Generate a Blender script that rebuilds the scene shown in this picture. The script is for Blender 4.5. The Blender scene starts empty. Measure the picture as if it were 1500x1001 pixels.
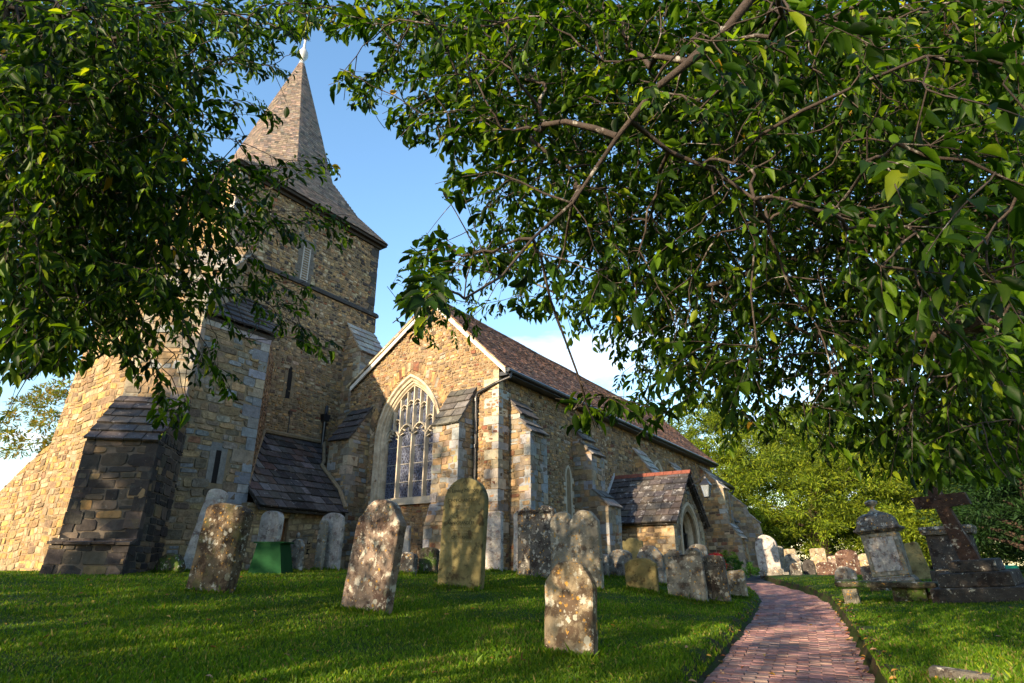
import bpy, math, random
import numpy as np
from mathutils import Vector, Matrix, noise

# ------------------------------------------------------------------ camera, sky, sun
sc = bpy.context.scene
col = sc.collection
YAW, PITCH, FPX = math.radians(33.64), math.radians(20.46), 880.0
cam_d = bpy.data.cameras.new("camera")
cam_d.sensor_width = 36.0
cam_d.lens = FPX / 1500 * 36
cam_d.clip_start = 0.05
cam_d.clip_end = 3000
cam = bpy.data.objects.new("camera", cam_d)
col.objects.link(cam)
cam.location = (0, 0, 0)
cam.rotation_euler = (math.pi / 2 + PITCH, 0, YAW - math.pi / 2)
sc.camera = cam

SUN_EL = math.radians(17.5)
SUN_AZ = math.radians(174.0)          # direction to the sun, from +X (east) towards +Y (north)
to_sun = Vector((math.cos(SUN_AZ) * math.cos(SUN_EL), math.sin(SUN_AZ) * math.cos(SUN_EL), math.sin(SUN_EL)))
sun_d = bpy.data.lights.new("sun", 'SUN')
sun_d.energy = 5.0
sun_d.angle = math.radians(0.6)
sun_d.color = (1.0, 0.78, 0.52)
sun = bpy.data.objects.new("sun", sun_d)
col.objects.link(sun)
sun.rotation_euler = to_sun.to_track_quat('Z', 'Y').to_euler()

world = bpy.data.worlds.new("World")
sc.world = world
world.use_nodes = True
wt = world.node_tree
wt.nodes.clear()
wo = wt.nodes.new('ShaderNodeOutputWorld')
bg = wt.nodes.new('ShaderNodeBackground')
bg.inputs[1].default_value = 0.11
sky = wt.nodes.new('ShaderNodeTexSky')
sky.sky_type = 'NISHITA'
sky.sun_disc = False
sky.sun_elevation = SUN_EL
sky.sun_rotation = math.atan2(to_sun.x, to_sun.y)
sky.air_density = 1.25
sky.dust_density = 0.6
sky.ozone_density = 2.2
tc = wt.nodes.new('ShaderNodeTexCoord')
mp = wt.nodes.new('ShaderNodeMapping')
mp.inputs['Scale'].default_value = (1.6, 1.6, 5.5)
mp.inputs['Location'].default_value = (0.35, 0.1, 0.0)
nz = wt.nodes.new('ShaderNodeTexNoise')
nz.inputs['Scale'].default_value = 2.2
nz.inputs['Detail'].default_value = 9
nz.inputs['Roughness'].default_value = 0.55
cr = wt.nodes.new('ShaderNodeValToRGB')
cr.color_ramp.elements[0].position = 0.53
cr.color_ramp.elements[1].position = 0.64
sx = wt.nodes.new('ShaderNodeSeparateXYZ')
mr = wt.nodes.new('ShaderNodeMapRange')
mr.inputs['From Min'].default_value = 0.48
mr.inputs['From Max'].default_value = 0.16
mul = wt.nodes.new('ShaderNodeMath')
mul.operation = 'MULTIPLY'
mix = wt.nodes.new('ShaderNodeMix')
mix.data_type = 'RGBA'
mix.inputs['B'].default_value = (6.2, 6.6, 7.2, 1)
wt.links.new(tc.outputs['Generated'], mp.inputs['Vector'])
wt.links.new(mp.outputs[0], nz.inputs['Vector'])
wt.links.new(nz.outputs['Fac'], cr.inputs[0])
wt.links.new(tc.outputs['Generated'], sx.inputs[0])
wt.links.new(sx.outputs['Z'], mr.inputs['Value'])
wt.links.new(cr.outputs[0], mul.inputs[0])
wt.links.new(mr.outputs[0], mul.inputs[1])
wt.links.new(mul.outputs[0], mix.inputs['Factor'])
hs = wt.nodes.new('ShaderNodeHueSaturation')
hs.inputs['Saturation'].default_value = 1.12
hs.inputs['Value'].default_value = 1.35
wt.links.new(sky.outputs[0], hs.inputs['Color'])
wt.links.new(hs.outputs[0], mix.inputs['A'])
wt.links.new(mix.outputs['Result'], bg.inputs[0])
wt.links.new(bg.outputs[0], wo.inputs[0])

sc.view_settings.view_transform = 'Standard'
sc.view_settings.look = 'None'
sc.view_settings.gamma = 1.0
sc.view_settings.use_curve_mapping = False
sc.view_settings.exposure = 1.45
sc.cycles.max_bounces = 7
sc.cycles.transparent_max_bounces = 4

RNG = random.Random(7)
NR = np.random.default_rng(7)
Z = Vector((0, 0, 1))

# ------------------------------------------------------------------ measuring helpers (photo pixel -> direction)
cF = Vector((math.cos(PITCH) * math.cos(YAW), math.cos(PITCH) * math.sin(YAW), math.sin(PITCH)))
cR = cF.cross(Z).normalized()
cU = cR.cross(cF)
def ray(px, py):
    return (cR * (px - 750) - cU * (py - 500.5) + cF * FPX)
def hdir(px, py):
    r = ray(px, py)
    return r / math.hypot(r.x, r.y)
def proj(P):
    z = P.dot(cF)
    if z < 0.05: return (-9999, -9999)
    return (750 + FPX * P.dot(cR) / z, 500.5 - FPX * P.dot(cU) / z)

# ------------------------------------------------------------------ ground shape
PATH = [(-6, .3), (-3, .2), (0, .35), (3, .75), (6.18, 1.26), (8.26, 1.57), (11.84, 2.14), (15.25, 2.76), (17.88, 3.46), (20.2, 4.3), (22.5, 5.2), (26, 6.4), (32, 7.3), (40, 8), (60, 8)]
PX = [p[0] for p in PATH]; PY = [p[1] for p in PATH]
PHW = 0.69
def smin(a, b, k):
    h = np.clip(.5 + .5 * (b - a) / k, 0, 1)
    return b * (1 - h) + a * h - k * h * (1 - h)
def sstep(t):
    t = np.clip(t, 0, 1)
    return t * t * (3 - 2 * t)
def zpath(x, y):
    D = np.hypot(x, y)
    return smin(-1.08 + .022 * D, -.42 + 0 * D, .12)
def lat(x, y):
    return np.asarray(y) - np.interp(x, PX, PY)
def ground(x, y):
    x = np.asarray(x, float); y = np.asarray(y, float)
    zp = zpath(x, y)
    d = lat(x, y) * 0.97
    u = x * math.cos(YAW) + y * math.sin(YAW)
    v = -x * math.sin(YAW) + y * math.cos(YAW)
    zl = smin(-1.28 + .078 * u + .03 * np.maximum(v, 0) + .06 * np.minimum(v, 0), -.13 + 0 * u, .12)
    zl = np.maximum(zl, -1.35)
    dl = np.maximum(np.abs(d) - PHW, 0)
    bank = zp + .03 + .09 * sstep(dl / .16)
    left = bank + (np.maximum(zl, bank) - bank) * sstep(dl / 2.2)
    zr = smin(zp + .12 + .075 * dl, -.30 + 0 * dl, .15)
    z = np.where(d > 0, left, np.maximum(zr, bank * (dl < .3) + zr * (dl >= .3)))
    z = np.where(dl <= 0, zp - .05, z)
    far = sstep((np.hypot(x, y) - 60) / 60)
    return z * (1 - far) - .3 * far
def gz(x, y):
    return float(ground(x, y))
def ghit(px, py, dmin=2.5):
    """where a line of sight meets the lawn"""
    r = hdir(px, py)
    D = dmin
    while D < 90:
        if r.z * D <= gz(r.x * D, r.y * D): break
        D += .02
    return Vector((r.x * D, r.y * D, gz(r.x * D, r.y * D)))

# ------------------------------------------------------------------ materials
def new_mat(name):
    m = bpy.data.materials.new(name)
    m.use_nodes = True
    nt = m.node_tree
    b = nt.nodes['Principled BSDF']
    return m, nt, b
def N(nt, t, **kw):
    n = nt.nodes.new(t)
    for k, v in kw.items():
        setattr(n, k, v)
    return n
def noise_node(nt, vec, scale, detail=6, rough=.6, lo=.4, hi=.6):
    n = N(nt, 'ShaderNodeTexNoise')
    n.inputs['Scale'].default_value = scale
    n.inputs['Detail'].default_value = detail
    n.inputs['Roughness'].default_value = rough
    if vec: nt.links.new(vec, n.inputs['Vector'])
    r = N(nt, 'ShaderNodeMapRange')
    r.inputs['From Min'].default_value = lo
    r.inputs['From Max'].default_value = hi
    nt.links.new(n.outputs['Fac'], r.inputs['Value'])
    return n.outputs['Fac'], r.outputs[0]
def mixc(nt, fac, a, b, blend='MIX'):
    m = N(nt, 'ShaderNodeMix', data_type='RGBA', blend_type=blend)
    for i, v in (('A', a), ('B', b)):
        if isinstance(v, tuple): m.inputs[i].default_value = (*v, 1) if len(v) == 3 else v
        else: nt.links.new(v, m.inputs[i])
    if isinstance(fac, (int, float)): m.inputs['Factor'].default_value = fac
    else: nt.links.new(fac, m.inputs['Factor'])
    return m.outputs['Result']
def surface(name, base=None, rough=.85, vary=.35, vscale=6, spots=(), bump=.4, bscale=25, bump2=0., bscale2=4, spec=.25, metallic=0, bdist=.02, objc=False, discs=()):
    """weathered procedural surface: base colour (or the mesh's own colours) x mottling, then patches of lichen, moss or dirt"""
    m, nt, b = new_mat(name)
    tcn = N(nt, 'ShaderNodeTexCoord')
    geo = N(nt, 'ShaderNodeNewGeometry')
    vec = tcn.outputs['Object'] if objc else geo.outputs['Position']
    if base is None:
        at = N(nt, 'ShaderNodeAttribute'); at.attribute_name = 'Col'
        c = at.outputs['Color']
    else:
        rgb = N(nt, 'ShaderNodeRGB'); rgb.outputs[0].default_value = (*base, 1)
        c = rgb.outputs[0]
    _, f = noise_node(nt, vec, vscale, 8, .65, .3, .7)
    ramp = N(nt, 'ShaderNodeMapRange')
    ramp.inputs['To Min'].default_value = 1 - vary
    ramp.inputs['To Max'].default_value = 1 + vary
    nt.links.new(f, ramp.inputs['Value'])
    cx = N(nt, 'ShaderNodeCombineXYZ')
    for i in range(3): nt.links.new(ramp.outputs[0], cx.inputs[i])
    c = mixc(nt, 1.0, c, cx.outputs[0], 'MULTIPLY')
    for (sc_col, sscale, thr, soft, amt) in spots:
        mpn = N(nt, 'ShaderNodeVectorMath', operation='ADD')
        mpn.inputs[1].default_value = (RNG.uniform(-50, 50), RNG.uniform(-50, 50), RNG.uniform(-50, 50))
        nt.links.new(vec, mpn.inputs[0])
        _, sf = noise_node(nt, mpn.outputs[0], sscale, 7, .7, thr, thr + soft)
        mu = N(nt, 'ShaderNodeMath', operation='MULTIPLY'); mu.inputs[1].default_value = amt
        nt.links.new(sf, mu.inputs[0])
        c = mixc(nt, mu.outputs[0], c, sc_col)
    for (dc, dscale, drad, amt) in discs:          # round crusts of lichen with ragged rims
        nn = N(nt, 'ShaderNodeTexNoise'); nn.inputs['Scale'].default_value = dscale * 3.5; nn.inputs['Detail'].default_value = 4
        nt.links.new(vec, nn.inputs['Vector'])
        wv = N(nt, 'ShaderNodeVectorMath', operation='MULTIPLY_ADD'); wv.inputs[1].default_value = (.10 / dscale * 3,) * 3
        nt.links.new(nn.outputs['Color'], wv.inputs[0]); nt.links.new(vec, wv.inputs[2])
        vo = N(nt, 'ShaderNodeTexVoronoi'); vo.inputs['Scale'].default_value = dscale
        nt.links.new(wv.outputs[0], vo.inputs['Vector'])
        sp_ = N(nt, 'ShaderNodeSeparateColor'); nt.links.new(vo.outputs['Color'], sp_.inputs[0])
        rr = N(nt, 'ShaderNodeMath', operation='MULTIPLY_ADD'); rr.inputs[1].default_value = drad * 2.2; rr.inputs[2].default_value = -drad * 1.1
        nt.links.new(sp_.outputs[0], rr.inputs[0])
        sb = N(nt, 'ShaderNodeMath', operation='SUBTRACT'); nt.links.new(rr.outputs[0], sb.inputs[0]); nt.links.new(vo.outputs['Distance'], sb.inputs[1])
        m1 = N(nt, 'ShaderNodeMapRange'); m1.inputs['From Min'].default_value = 0; m1.inputs['From Max'].default_value = .05; m1.inputs['To Max'].default_value = amt
        nt.links.new(sb.outputs[0], m1.inputs['Value'])
        c = mixc(nt, m1.outputs[0], c, dc)
    nt.links.new(c, b.inputs['Base Color'])
    b.inputs['Roughness'].default_value = rough
    b.inputs['Specular IOR Level'].default_value = spec
    b.inputs['Metallic'].default_value = metallic
    if bump:
        f1, _ = noise_node(nt, vec, bscale, 8, .7)
        bn = N(nt, 'ShaderNodeBump'); bn.inputs['Strength'].default_value = bump; bn.inputs['Distance'].default_value = bdist
        nt.links.new(f1, bn.inputs['Height'])
        if bump2:
            f2, _ = noise_node(nt, vec, bscale2, 5, .6)
            b2 = N(nt, 'ShaderNodeBump'); b2.inputs['Strength'].default_value = bump2; b2.inputs['Distance'].default_value = bdist * 4
            nt.links.new(f2, b2.inputs['Height'])
            nt.links.new(b2.outputs[0], bn.inputs['Normal'])
        nt.links.new(bn.outputs[0], b.inputs['Normal'])
    return m

WHITE_L = (.52, .50, .43)
ORANGE_L = (.50, .27, .04)
M = {}
M['rubble'] = surface('rubble_stone', None, .92, .5, 9, [((.07, .055, .042), .55, .54, .16, .45), ((.30, .22, .12), 3.5, .6, .12, .4), ((.09, .075, .06), 2.2, .56, .12, .45), ((.5, .44, .33), 14, .66, .06, .35)], .8, 30, .5, 7)
M['mortar'] = surface('lime_mortar', (.22, .165, .10), .95, .3, 7, [((.12, .10, .075), 2, .55, .2, .5)], .9, 45)
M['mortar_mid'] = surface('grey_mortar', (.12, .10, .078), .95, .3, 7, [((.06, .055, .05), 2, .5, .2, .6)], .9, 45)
M['mortar_dark'] = surface('dark_mortar', (.12, .10, .08), .95, .3, 7, [], .9, 45)
M['ashlar'] = surface('ashlar_stone', None, .9, .3, 7, [((.10, .10, .09), 3, .55, .15, .5), ((.46, .42, .34), 9, .64, .08, .5)], .7, 28, .3, 6)
M['slate'] = surface('stone_slate', None, .8, .4, 8, [((.30, .29, .28), 11, .60, .05, .6)], .6, 22, .4, 5)
M['slate_lichen'] = surface('lichened_stone_slate', None, .8, .4, 8, [((.34, .34, .34), 5.5, .56, .06, .6), ((.12, .10, .07), 4, .6, .1, .5)], .7, 22, .4, 5)
M['tile'] = surface('clay_tile', None, .85, .4, 10, [((.34, .30, .23), 8, .60, .08, .6), ((.06, .045, .04), 3, .56, .12, .5)], .6, 30)
M['shingle'] = surface('oak_shingle', None, .85, .3, 9, [((.13, .11, .09), 2.5, .56, .12, .35)], .5, 40)
M['dressed'] = surface('dressed_stone', (.46, .385, .28), .85, .28, 6, [((.24, .19, .12), 2.2, .52, .14, .6), ((.16, .14, .11), 7, .6, .1, .5)], .4, 30)
M['dressed_white'] = surface('pale_dressed_stone', (.46, .41, .32), .85, .2, 6, [((.33, .27, .18), 6, .6, .1, .4)], .4, 30)
M['black_iron'] = surface('black_painted_iron', (.012, .013, .016), .35, .2, 20, [], .15, 30, spec=.5)
M['white_paint'] = surface('white_painted_board', (.56, .54, .50), .6, .2, 5, [((.25, .22, .18), 9, .56, .12, .6)], .2, 20)
M['wood_door'] = surface('oak_door', (.16, .065, .022), .7, .35, 12, [], .5, 30)
M['dark_wood'] = surface('dark_timber', (.035, .028, .022), .8, .3, 10, [], .5, 30)
M['louvre'] = surface('louvre_board', (.34, .33, .31), .8, .25, 10, [], .3, 30)
M['dark_inside'] = surface('unlit_interior', (.015, .013, .012), .95, .2, 10, [], 0)
M['red_ridge'] = surface('red_ridge_tile', (.17, .055, .035), .85, .3, 12, [((.14, .09, .07), 12, .58, .1, .7)], .5, 30)
M['lead'] = surface('lead_sheet', (.42, .43, .44), .55, .2, 6, [], .2, 20, metallic=.3)
M['gilt'] = surface('gilded_metal', (.75, .50, .18), .4, .1, 10, [], .1, 20, metallic=.6)
M['green_metal'] = surface('dark_green_paint', (.006, .045, .014), .75, .15, 6, [((.012, .06, .02), 4, .6, .1, .4)], .2, 12, spec=.1)
M['bark'] = surface('cherry_bark', (.045, .034, .028), .85, .4, 12, [((.30, .29, .26), 7, .58, .06, .8)], .8, 35)
M['bark_dark'] = surface('dark_bark', (.06, .04, .03), .9, .4, 10, [], .8, 30)
M['paver'] = surface('brick_paver', None, .85, .3, 14, [((.12, .10, .07), 2.2, .58, .1, .5)], .6, 45)
M['tarmac'] = surface('tarmac', (.045, .045, .05), .9, .25, 12, [], .5, 90)
M['soil'] = surface('soil', (.05, .035, .022), .95, .5, 14, [((.10, .13, .03), 6, .52, .1, .6)], 1.0, 40)
M['fallen'] = surface('fallen_leaf', None, .8, .3, 30, [], .2, 30)

# gravestone finishes
def grave_mat(name, base, dark, wht, org, extra=(), b=1.0):
    base = tuple(a * .8 for a in base)
    sp = list(extra)
    if dark: sp.append(((base[0] * .32, base[1] * .25, base[2] * .25), 4.5, .56 - dark * .1, .08, .85))
    if wht: sp.append((WHITE_L, 7, .60 - wht * .1, .05, .75))
    if wht: sp.append((WHITE_L, 26, .64 - wht * .05, .03, .8))
    if org: sp.append((ORANGE_L, 11, .64 - org * .1, .04, .8))
    return surface(name, base, .93, .4, 5, sp, .9, 38, .5, 6, objc=True, discs=[((.40, .39, .33), 9, .34, .85), ((.22, .22, .16), 5, .30, .6), (ORANGE_L, 16, .30, .7 if org > .2 else 0)] if wht >= .2 else [])
G = {
 'pink': grave_mat('lichened_pinkish_stone', (.24, .185, .15), .7, .5, .3),
 'brown': grave_mat('dark_brown_stone', (.15, .115, .075), .8, .25, .35, [((.07, .085, .02), 3, .52, .1, .5)]),
 'white': grave_mat('pale_white_stone', (.44, .41, .38), .25, .5, .12, [((.22, .12, .10), 5, .58, .08, .7)]),
 'stained': grave_mat('brown_stained_stone', (.27, .22, .15), 1.1, .35, .5),
 'olive': grave_mat('smooth_olive_stone', (.23, .195, .085), .2, 0, 0, [((.09, .10, .035), 3, .55, .15, .6)]),
 'grey': grave_mat('grey_lichened_stone', (.25, .235, .20), .45, .35, .3),
 'dark': grave_mat('dark_grey_stone', (.13, .12, .105), .6, .4, .3),
 'gold': grave_mat('sandy_grey_stone', (.30, .25, .17), .4, .3, .5),
 'streak': grave_mat('streaked_grey_stone', (.27, .25, .20), .25, .2, .35, [((.13, .13, .06), 4, .56, .1, .6)]),
 'moss': grave_mat('mossy_stone', (.10, .09, .06), .6, .15, .1, [((.06, .11, .015), 5, .50, .06, .85)]),
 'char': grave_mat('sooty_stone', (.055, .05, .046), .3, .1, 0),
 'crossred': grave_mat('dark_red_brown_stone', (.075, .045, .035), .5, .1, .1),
 'rust': grave_mat('rust_stained_stone', (.13, .075, .055), .6, .2, .2),
}

def leaf_mat(name, trans=.45, rough=.46):
    m, nt, b = new_mat(name)
    at = N(nt, 'ShaderNodeAttribute'); at.attribute_name = 'Col'
    b.inputs['Roughness'].default_value = rough
    b.inputs['Specular IOR Level'].default_value = .16
    nt.links.new(at.outputs['Color'], b.inputs['Base Color'])
    tr = N(nt, 'ShaderNodeBsdfTranslucent')
    g = mixc(nt, 1.0, at.outputs['Color'], (2.9, 2.6, .8), 'MULTIPLY')
    nt.links.new(g, tr.inputs['Color'])
    ms = N(nt, 'ShaderNodeMixShader'); ms.inputs[0].default_value = trans
    nt.links.new(b.outputs[0], ms.inputs[1]); nt.links.new(tr.outputs[0], ms.inputs[2])
    nt.links.new(ms.outputs[0], nt.nodes['Material Output'].inputs[0])
    return m
M['leaf'] = leaf_mat('cherry_leaf', .42)
M['yew'] = leaf_mat('yew_needles', .3, .6)
M['grass'] = leaf_mat('grass_blade', .35, .5)

def glass_mat():
    m, nt, b = new_mat('leaded_glass')
    tcn = N(nt, 'ShaderNodeTexCoord')
    mpn = N(nt, 'ShaderNodeMapping'); mpn.inputs['Scale'].default_value = (0.01, 15, 11)
    nt.links.new(tcn.outputs['Object'], mpn.inputs['Vector'])
    vo = N(nt, 'ShaderNodeTexVoronoi', feature='DISTANCE_TO_EDGE', voronoi_dimensions='3D')
    vo.inputs['Scale'].default_value = 1.0
    vo.inputs['Randomness'].default_value = .85
    nt.links.new(mpn.outputs[0], vo.inputs['Vector'])
    r = N(nt, 'ShaderNodeMapRange'); r.inputs['From Min'].default_value = .13; r.inputs['From Max'].default_value = .06
    nt.links.new(vo.outputs['Distance'], r.inputs['Value'])
    vc = N(nt, 'ShaderNodeTexVoronoi'); vc.inputs['Scale'].default_value = 1.0; vc.inputs['Randomness'].default_value = .85
    nt.links.new(mpn.outputs[0], vc.inputs['Vector'])
    _, cf = noise_node(nt, vc.outputs['Color'], 3, 0, .5, .2, .8)
    c0 = mixc(nt, cf, (.006, .007, .014), (.022, .03, .07))
    c = mixc(nt, r.outputs[0], c0, (.085, .105, .165))
    nt.links.new(c, b.inputs['Base Color'])
    b.inputs['Roughness'].default_value = .45
    bn = N(nt, 'ShaderNodeBump'); bn.inputs['Strength'].default_value = .6; bn.inputs['Distance'].default_value = .01
    nt.links.new(r.outputs[0], bn.inputs['Height']); nt.links.new(bn.outputs[0], b.inputs['Normal'])
    return m
M['glass'] = glass_mat()
def clear_glass():
    m, nt, b = new_mat('lamp_glass')
    b.inputs['Base Color'].default_value = (.35, .40, .45, 1)
    b.inputs['Roughness'].default_value = .15
    b.inputs['Transmission Weight'].default_value = .6
    return m
M['lamp_glass'] = clear_glass()

def lawn_mat():
    m, nt, b = new_mat('lawn')
    geo = N(nt, 'ShaderNodeNewGeometry')
    v = geo.outputs['Position']
    _, a = noise_node(nt, v, 1.1, 6, .65, .35, .65)
    _, f = noise_node(nt, v, 18, 8, .75, .3, .7)
    c = mixc(nt, a, (.020, .055, .004), (.042, .078, .008))
    c = mixc(nt, f, c, (.018, .05, .005))
    _, y = noise_node(nt, v, 3.3, 5, .7, .58, .72)
    c = mixc(nt, y, c, (.10, .12, .02))
    at = N(nt, 'ShaderNodeAttribute'); at.attribute_name = 'Col'
    sxn = N(nt, 'ShaderNodeSeparateColor')
    nt.links.new(at.outputs['Color'], sxn.inputs[0])
    c = mixc(nt, sxn.outputs[0], c, (.045, .032, .02))
    nt.links.new(c, b.inputs['Base Color'])
    b.inputs['Roughness'].default_value = .9
    b.inputs['Specular IOR Level'].default_value = .15
    f1, _ = noise_node(nt, v, 70, 6, .8)
    bn = N(nt, 'ShaderNodeBump'); bn.inputs['Strength'].default_value = .9; bn.inputs['Distance'].default_value = .03
    nt.links.new(f1, bn.inputs['Height']); nt.links.new(bn.outputs[0], b.inputs['Normal'])
    return m
M['lawn'] = lawn_mat()

# ------------------------------------------------------------------ mesh helpers
class MB:
    def __init__(s):
        s.v = []; s.f = []; s.c = []; s.m = []
    def add(s, pts, faces, c=(.5, .5, .5), mi=0):
        k = len(s.v)
        s.v.extend([tuple(p) for p in pts])
        for f in faces:
            s.f.append(tuple(i + k for i in f)); s.c.append(c); s.m.append(mi)
    def hexa(s, P, c=(.5, .5, .5), mi=0):
        s.add(P, [(0, 3, 2, 1), (4, 5, 6, 7), (0, 1, 5, 4), (1, 2, 6, 5), (2, 3, 7, 6), (3, 0, 4, 7)], c, mi)
    def box(s, a, b, c=(.5, .5, .5), mi=0):
        x0, y0, z0 = a; x1, y1, z1 = b
        s.hexa([(x0, y0, z0), (x1, y0, z0), (x1, y1, z0), (x0, y1, z0), (x0, y0, z1), (x1, y0, z1), (x1, y1, z1), (x0, y1, z1)], c, mi)
    def obox(s, O, T, B, W, a0, a1, b0, b1, w0, w1, c=(.5, .5, .5), mi=0):
        P = [O + T * a + B * b + W * w for w in (w0, w1) for (a, b) in ((a0, b0), (a1, b0), (a1, b1), (a0, b1))]
        s.hexa(P, c, mi)
    def prism(s, pts, off, c=(.5, .5, .5), mi=0):
        n = len(pts)
        off = Vector(off)
        P = [Vector(p) for p in pts] + [Vector(p) + off for p in pts]
        F = [tuple(range(n - 1, -1, -1)), tuple(range(n, 2 * n))]
        for i in range(n):
            j = (i + 1) % n
            F.append((i, j, n + j, n + i))
        s.add(P, F, c, mi)
    def tube(s, pts, r, n=8, c=(.5, .5, .5), cap=True, mi=0):
        pts = [Vector(p) for p in pts]
        rs = r if isinstance(r, (list, tuple)) else [r] * len(pts)
        ring0 = len(s.v)
        up = Vector((0.13, 0.21, 1)).normalized()
        for i, p in enumerate(pts):
            d = (pts[min(i + 1, len(pts) - 1)] - pts[max(i - 1, 0)]).normalized()
            if abs(d.dot(up)) > .97: up = Vector((1, .2, .1)).normalized()
            a = d.cross(up).normalized(); b = d.cross(a)
            for k in range(n):
                t = 2 * math.pi * k / n
                s.v.append(tuple(p + (a * math.cos(t) + b * math.sin(t)) * rs[i]))
        for i in range(len(pts) - 1):
            for k in range(n):
                k2 = (k + 1) % n
                s.f.append((ring0 + i * n + k, ring0 + i * n + k2, ring0 + (i + 1) * n + k2, ring0 + (i + 1) * n + k)); s.c.append(c); s.m.append(mi)
        if cap:
            s.f.append(tuple(ring0 + k for k in range(n))); s.c.append(c); s.m.append(mi)
            e = ring0 + (len(pts) - 1) * n
            s.f.append(tuple(e + k for k in range(n - 1, -1, -1))); s.c.append(c); s.m.append(mi)
    def lathe(s, prof, O=(0, 0, 0), n=16, c=(.5, .5, .5), sq=False):
        O = Vector(O); k0 = len(s.v)
        for (r, z) in prof:
            for k in range(n):
                t = 2 * math.pi * (k + (.5 if sq else 0)) / n
                s.v.append((O.x + r * math.cos(t), O.y + r * math.sin(t), O.z + z))
        for i in range(len(prof) - 1):
            for k in range(n):
                k2 = (k + 1) % n
                s.f.append((k0 + i * n + k, k0 + i * n + k2, k0 + (i + 1) * n + k2, k0 + (i + 1) * n + k)); s.c.append(c); s.m.append(0)
        s.f.append(tuple(k0 + k for k in range(n - 1, -1, -1))); s.c.append(c); s.m.append(0)
        e = k0 + (len(prof) - 1) * n
        s.f.append(tuple(e + k for k in range(n))); s.c.append(c); s.m.append(0)
    def build(s, name, mats, parent=None, smooth=False):
        me = bpy.data.meshes.new(name)
        me.from_pydata(s.v, [], s.f)
        if not isinstance(mats, (list, tuple)): mats = [mats]
        for m in mats: me.materials.append(m)
        if len(mats) > 1: me.polygons.foreach_set('material_index', s.m)
        ca = me.color_attributes.new('Col', 'FLOAT_COLOR', 'CORNER')
        nl = np.array([len(f) for f in s.f])
        arr = np.ones((nl.sum(), 4), np.float32)
        arr[:, :3] = np.repeat(np.array(s.c, np.float32), nl, axis=0)
        ca.data.foreach_set('color', arr.ravel())
        if smooth: me.polygons.foreach_set('use_smooth', [True] * len(me.polygons))
        me.update()
        o = bpy.data.objects.new(name, me)
        col.objects.link(o)
        if parent is not None:
            o.parent = parent
            o.location = -Vector(parent.get('_o', (0, 0, 0))) if '_o' in parent else (0, 0, 0)
        return o
def tag(o, label=None, cat=None, group=None, kind=None):
    if label: o['label'] = label
    if cat: o['category'] = cat
    if group: o['group'] = group
    if kind: o['kind'] = kind
    return o
def empty(name, loc=(0, 0, 0), label=None, cat=None, group=None):
    """an Empty at the base of a thing; its parts are modelled in world coordinates"""
    o = bpy.data.objects.new(name, None)
    o.empty_display_size = .3
    o.location = loc
    o['_o'] = tuple(float(a) for a in loc)
    col.objects.link(o)
    return tag(o, label, cat, group)
def np_mesh(name, V, nper, F, C, mat, parent=None, smooth=False):
    """many copies of a small template: V (k,n,3) points, F template faces, C (k,3) colours"""
    k, n, _ = V.shape
    me = bpy.data.meshes.new(name)
    me.vertices.add(k * n)
    me.vertices.foreach_set('co', V.astype(np.float32).ravel())
    lens = np.array([len(f) for f in F]); flat = np.concatenate([np.array(f) for f in F])
    L = (flat[None, :] + (np.arange(k) * n)[:, None]).ravel()
    tot = np.tile(lens, k)
    starts = np.concatenate([[0], np.cumsum(tot)[:-1]])
    me.loops.add(len(L)); me.loops.foreach_set('vertex_index', L.astype(np.int32))
    me.polygons.add(len(tot)); me.polygons.foreach_set('loop_start', starts.astype(np.int32)); me.polygons.foreach_set('loop_total', tot.astype(np.int32))
    me.materials.append(mat)
    ca = me.color_attributes.new('Col', 'FLOAT_COLOR', 'CORNER')
    arr = np.ones((len(L), 4), np.float32); arr[:, :3] = np.repeat(C, len(flat), axis=0)
    ca.data.foreach_set('color', arr.ravel())
    if smooth: me.polygons.foreach_set('use_smooth', np.ones(len(tot), bool))
    me.update(calc_edges=True)
    o = bpy.data.objects.new(name, me); col.objects.link(o)
    if parent is not None:
        o.parent = parent; o.location = -Vector(parent['_o'])
    return o

# ------------------------------------------------------------------ masonry
def clip_poly(p, q):
    """clip convex polygon p by convex polygon q (both lists of (u, v), q counter-clockwise)"""
    out = p
    for i in range(len(q)):
        ax, ay = q[i]; bx, by = q[(i + 1) % len(q)]
        inp = out; out = []
        if not inp: return []
        for j in range(len(inp)):
            c = inp[j]; d = inp[(j + 1) % len(inp)]
            sc_ = (bx - ax) * (c[1] - ay) - (by - ay) * (c[0] - ax)
            sd = (bx - ax) * (d[1] - ay) - (by - ay) * (d[0] - ax)
            if sc_ >= 0: out.append(c)
            if (sc_ >= 0) != (sd >= 0):
                t = sc_ / (sc_ - sd)
                out.append((c[0] + (d[0] - c[0]) * t, c[1] + (d[1] - c[1]) * t))
    return out
def area(p):
    return .5 * sum(p[i][0] * p[(i + 1) % len(p)][1] - p[(i + 1) % len(p)][0] * p[i][1] for i in range(len(p)))
def ccw(p):
    return p if area(p) > 0 else p[::-1]
def pick(pal, R):
    t = R.random() * sum(w for _, w in pal)
    for c, w in pal:
        t -= w
        if t <= 0: break
    k = R.uniform(.78, 1.25)
    return tuple(max(.005, a * k * R.uniform(.95, 1.05)) for a in c)
PAL_NAVE = [((.34, .205, .085), 5), ((.27, .17, .085), 6), ((.20, .135, .08), 5), ((.16, .07, .04), 1.2), ((.36, .28, .18), 2.5), ((.11, .08, .055), 2), ((.26, .23, .18), 1.5)]
PAL_TOWER = [((.34, .22, .11), 4), ((.26, .18, .10), 4), ((.17, .12, .08), 4), ((.06, .05, .045), 4), ((.36, .29, .19), 2.5), ((.20, .08, .04), .7)]
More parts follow.
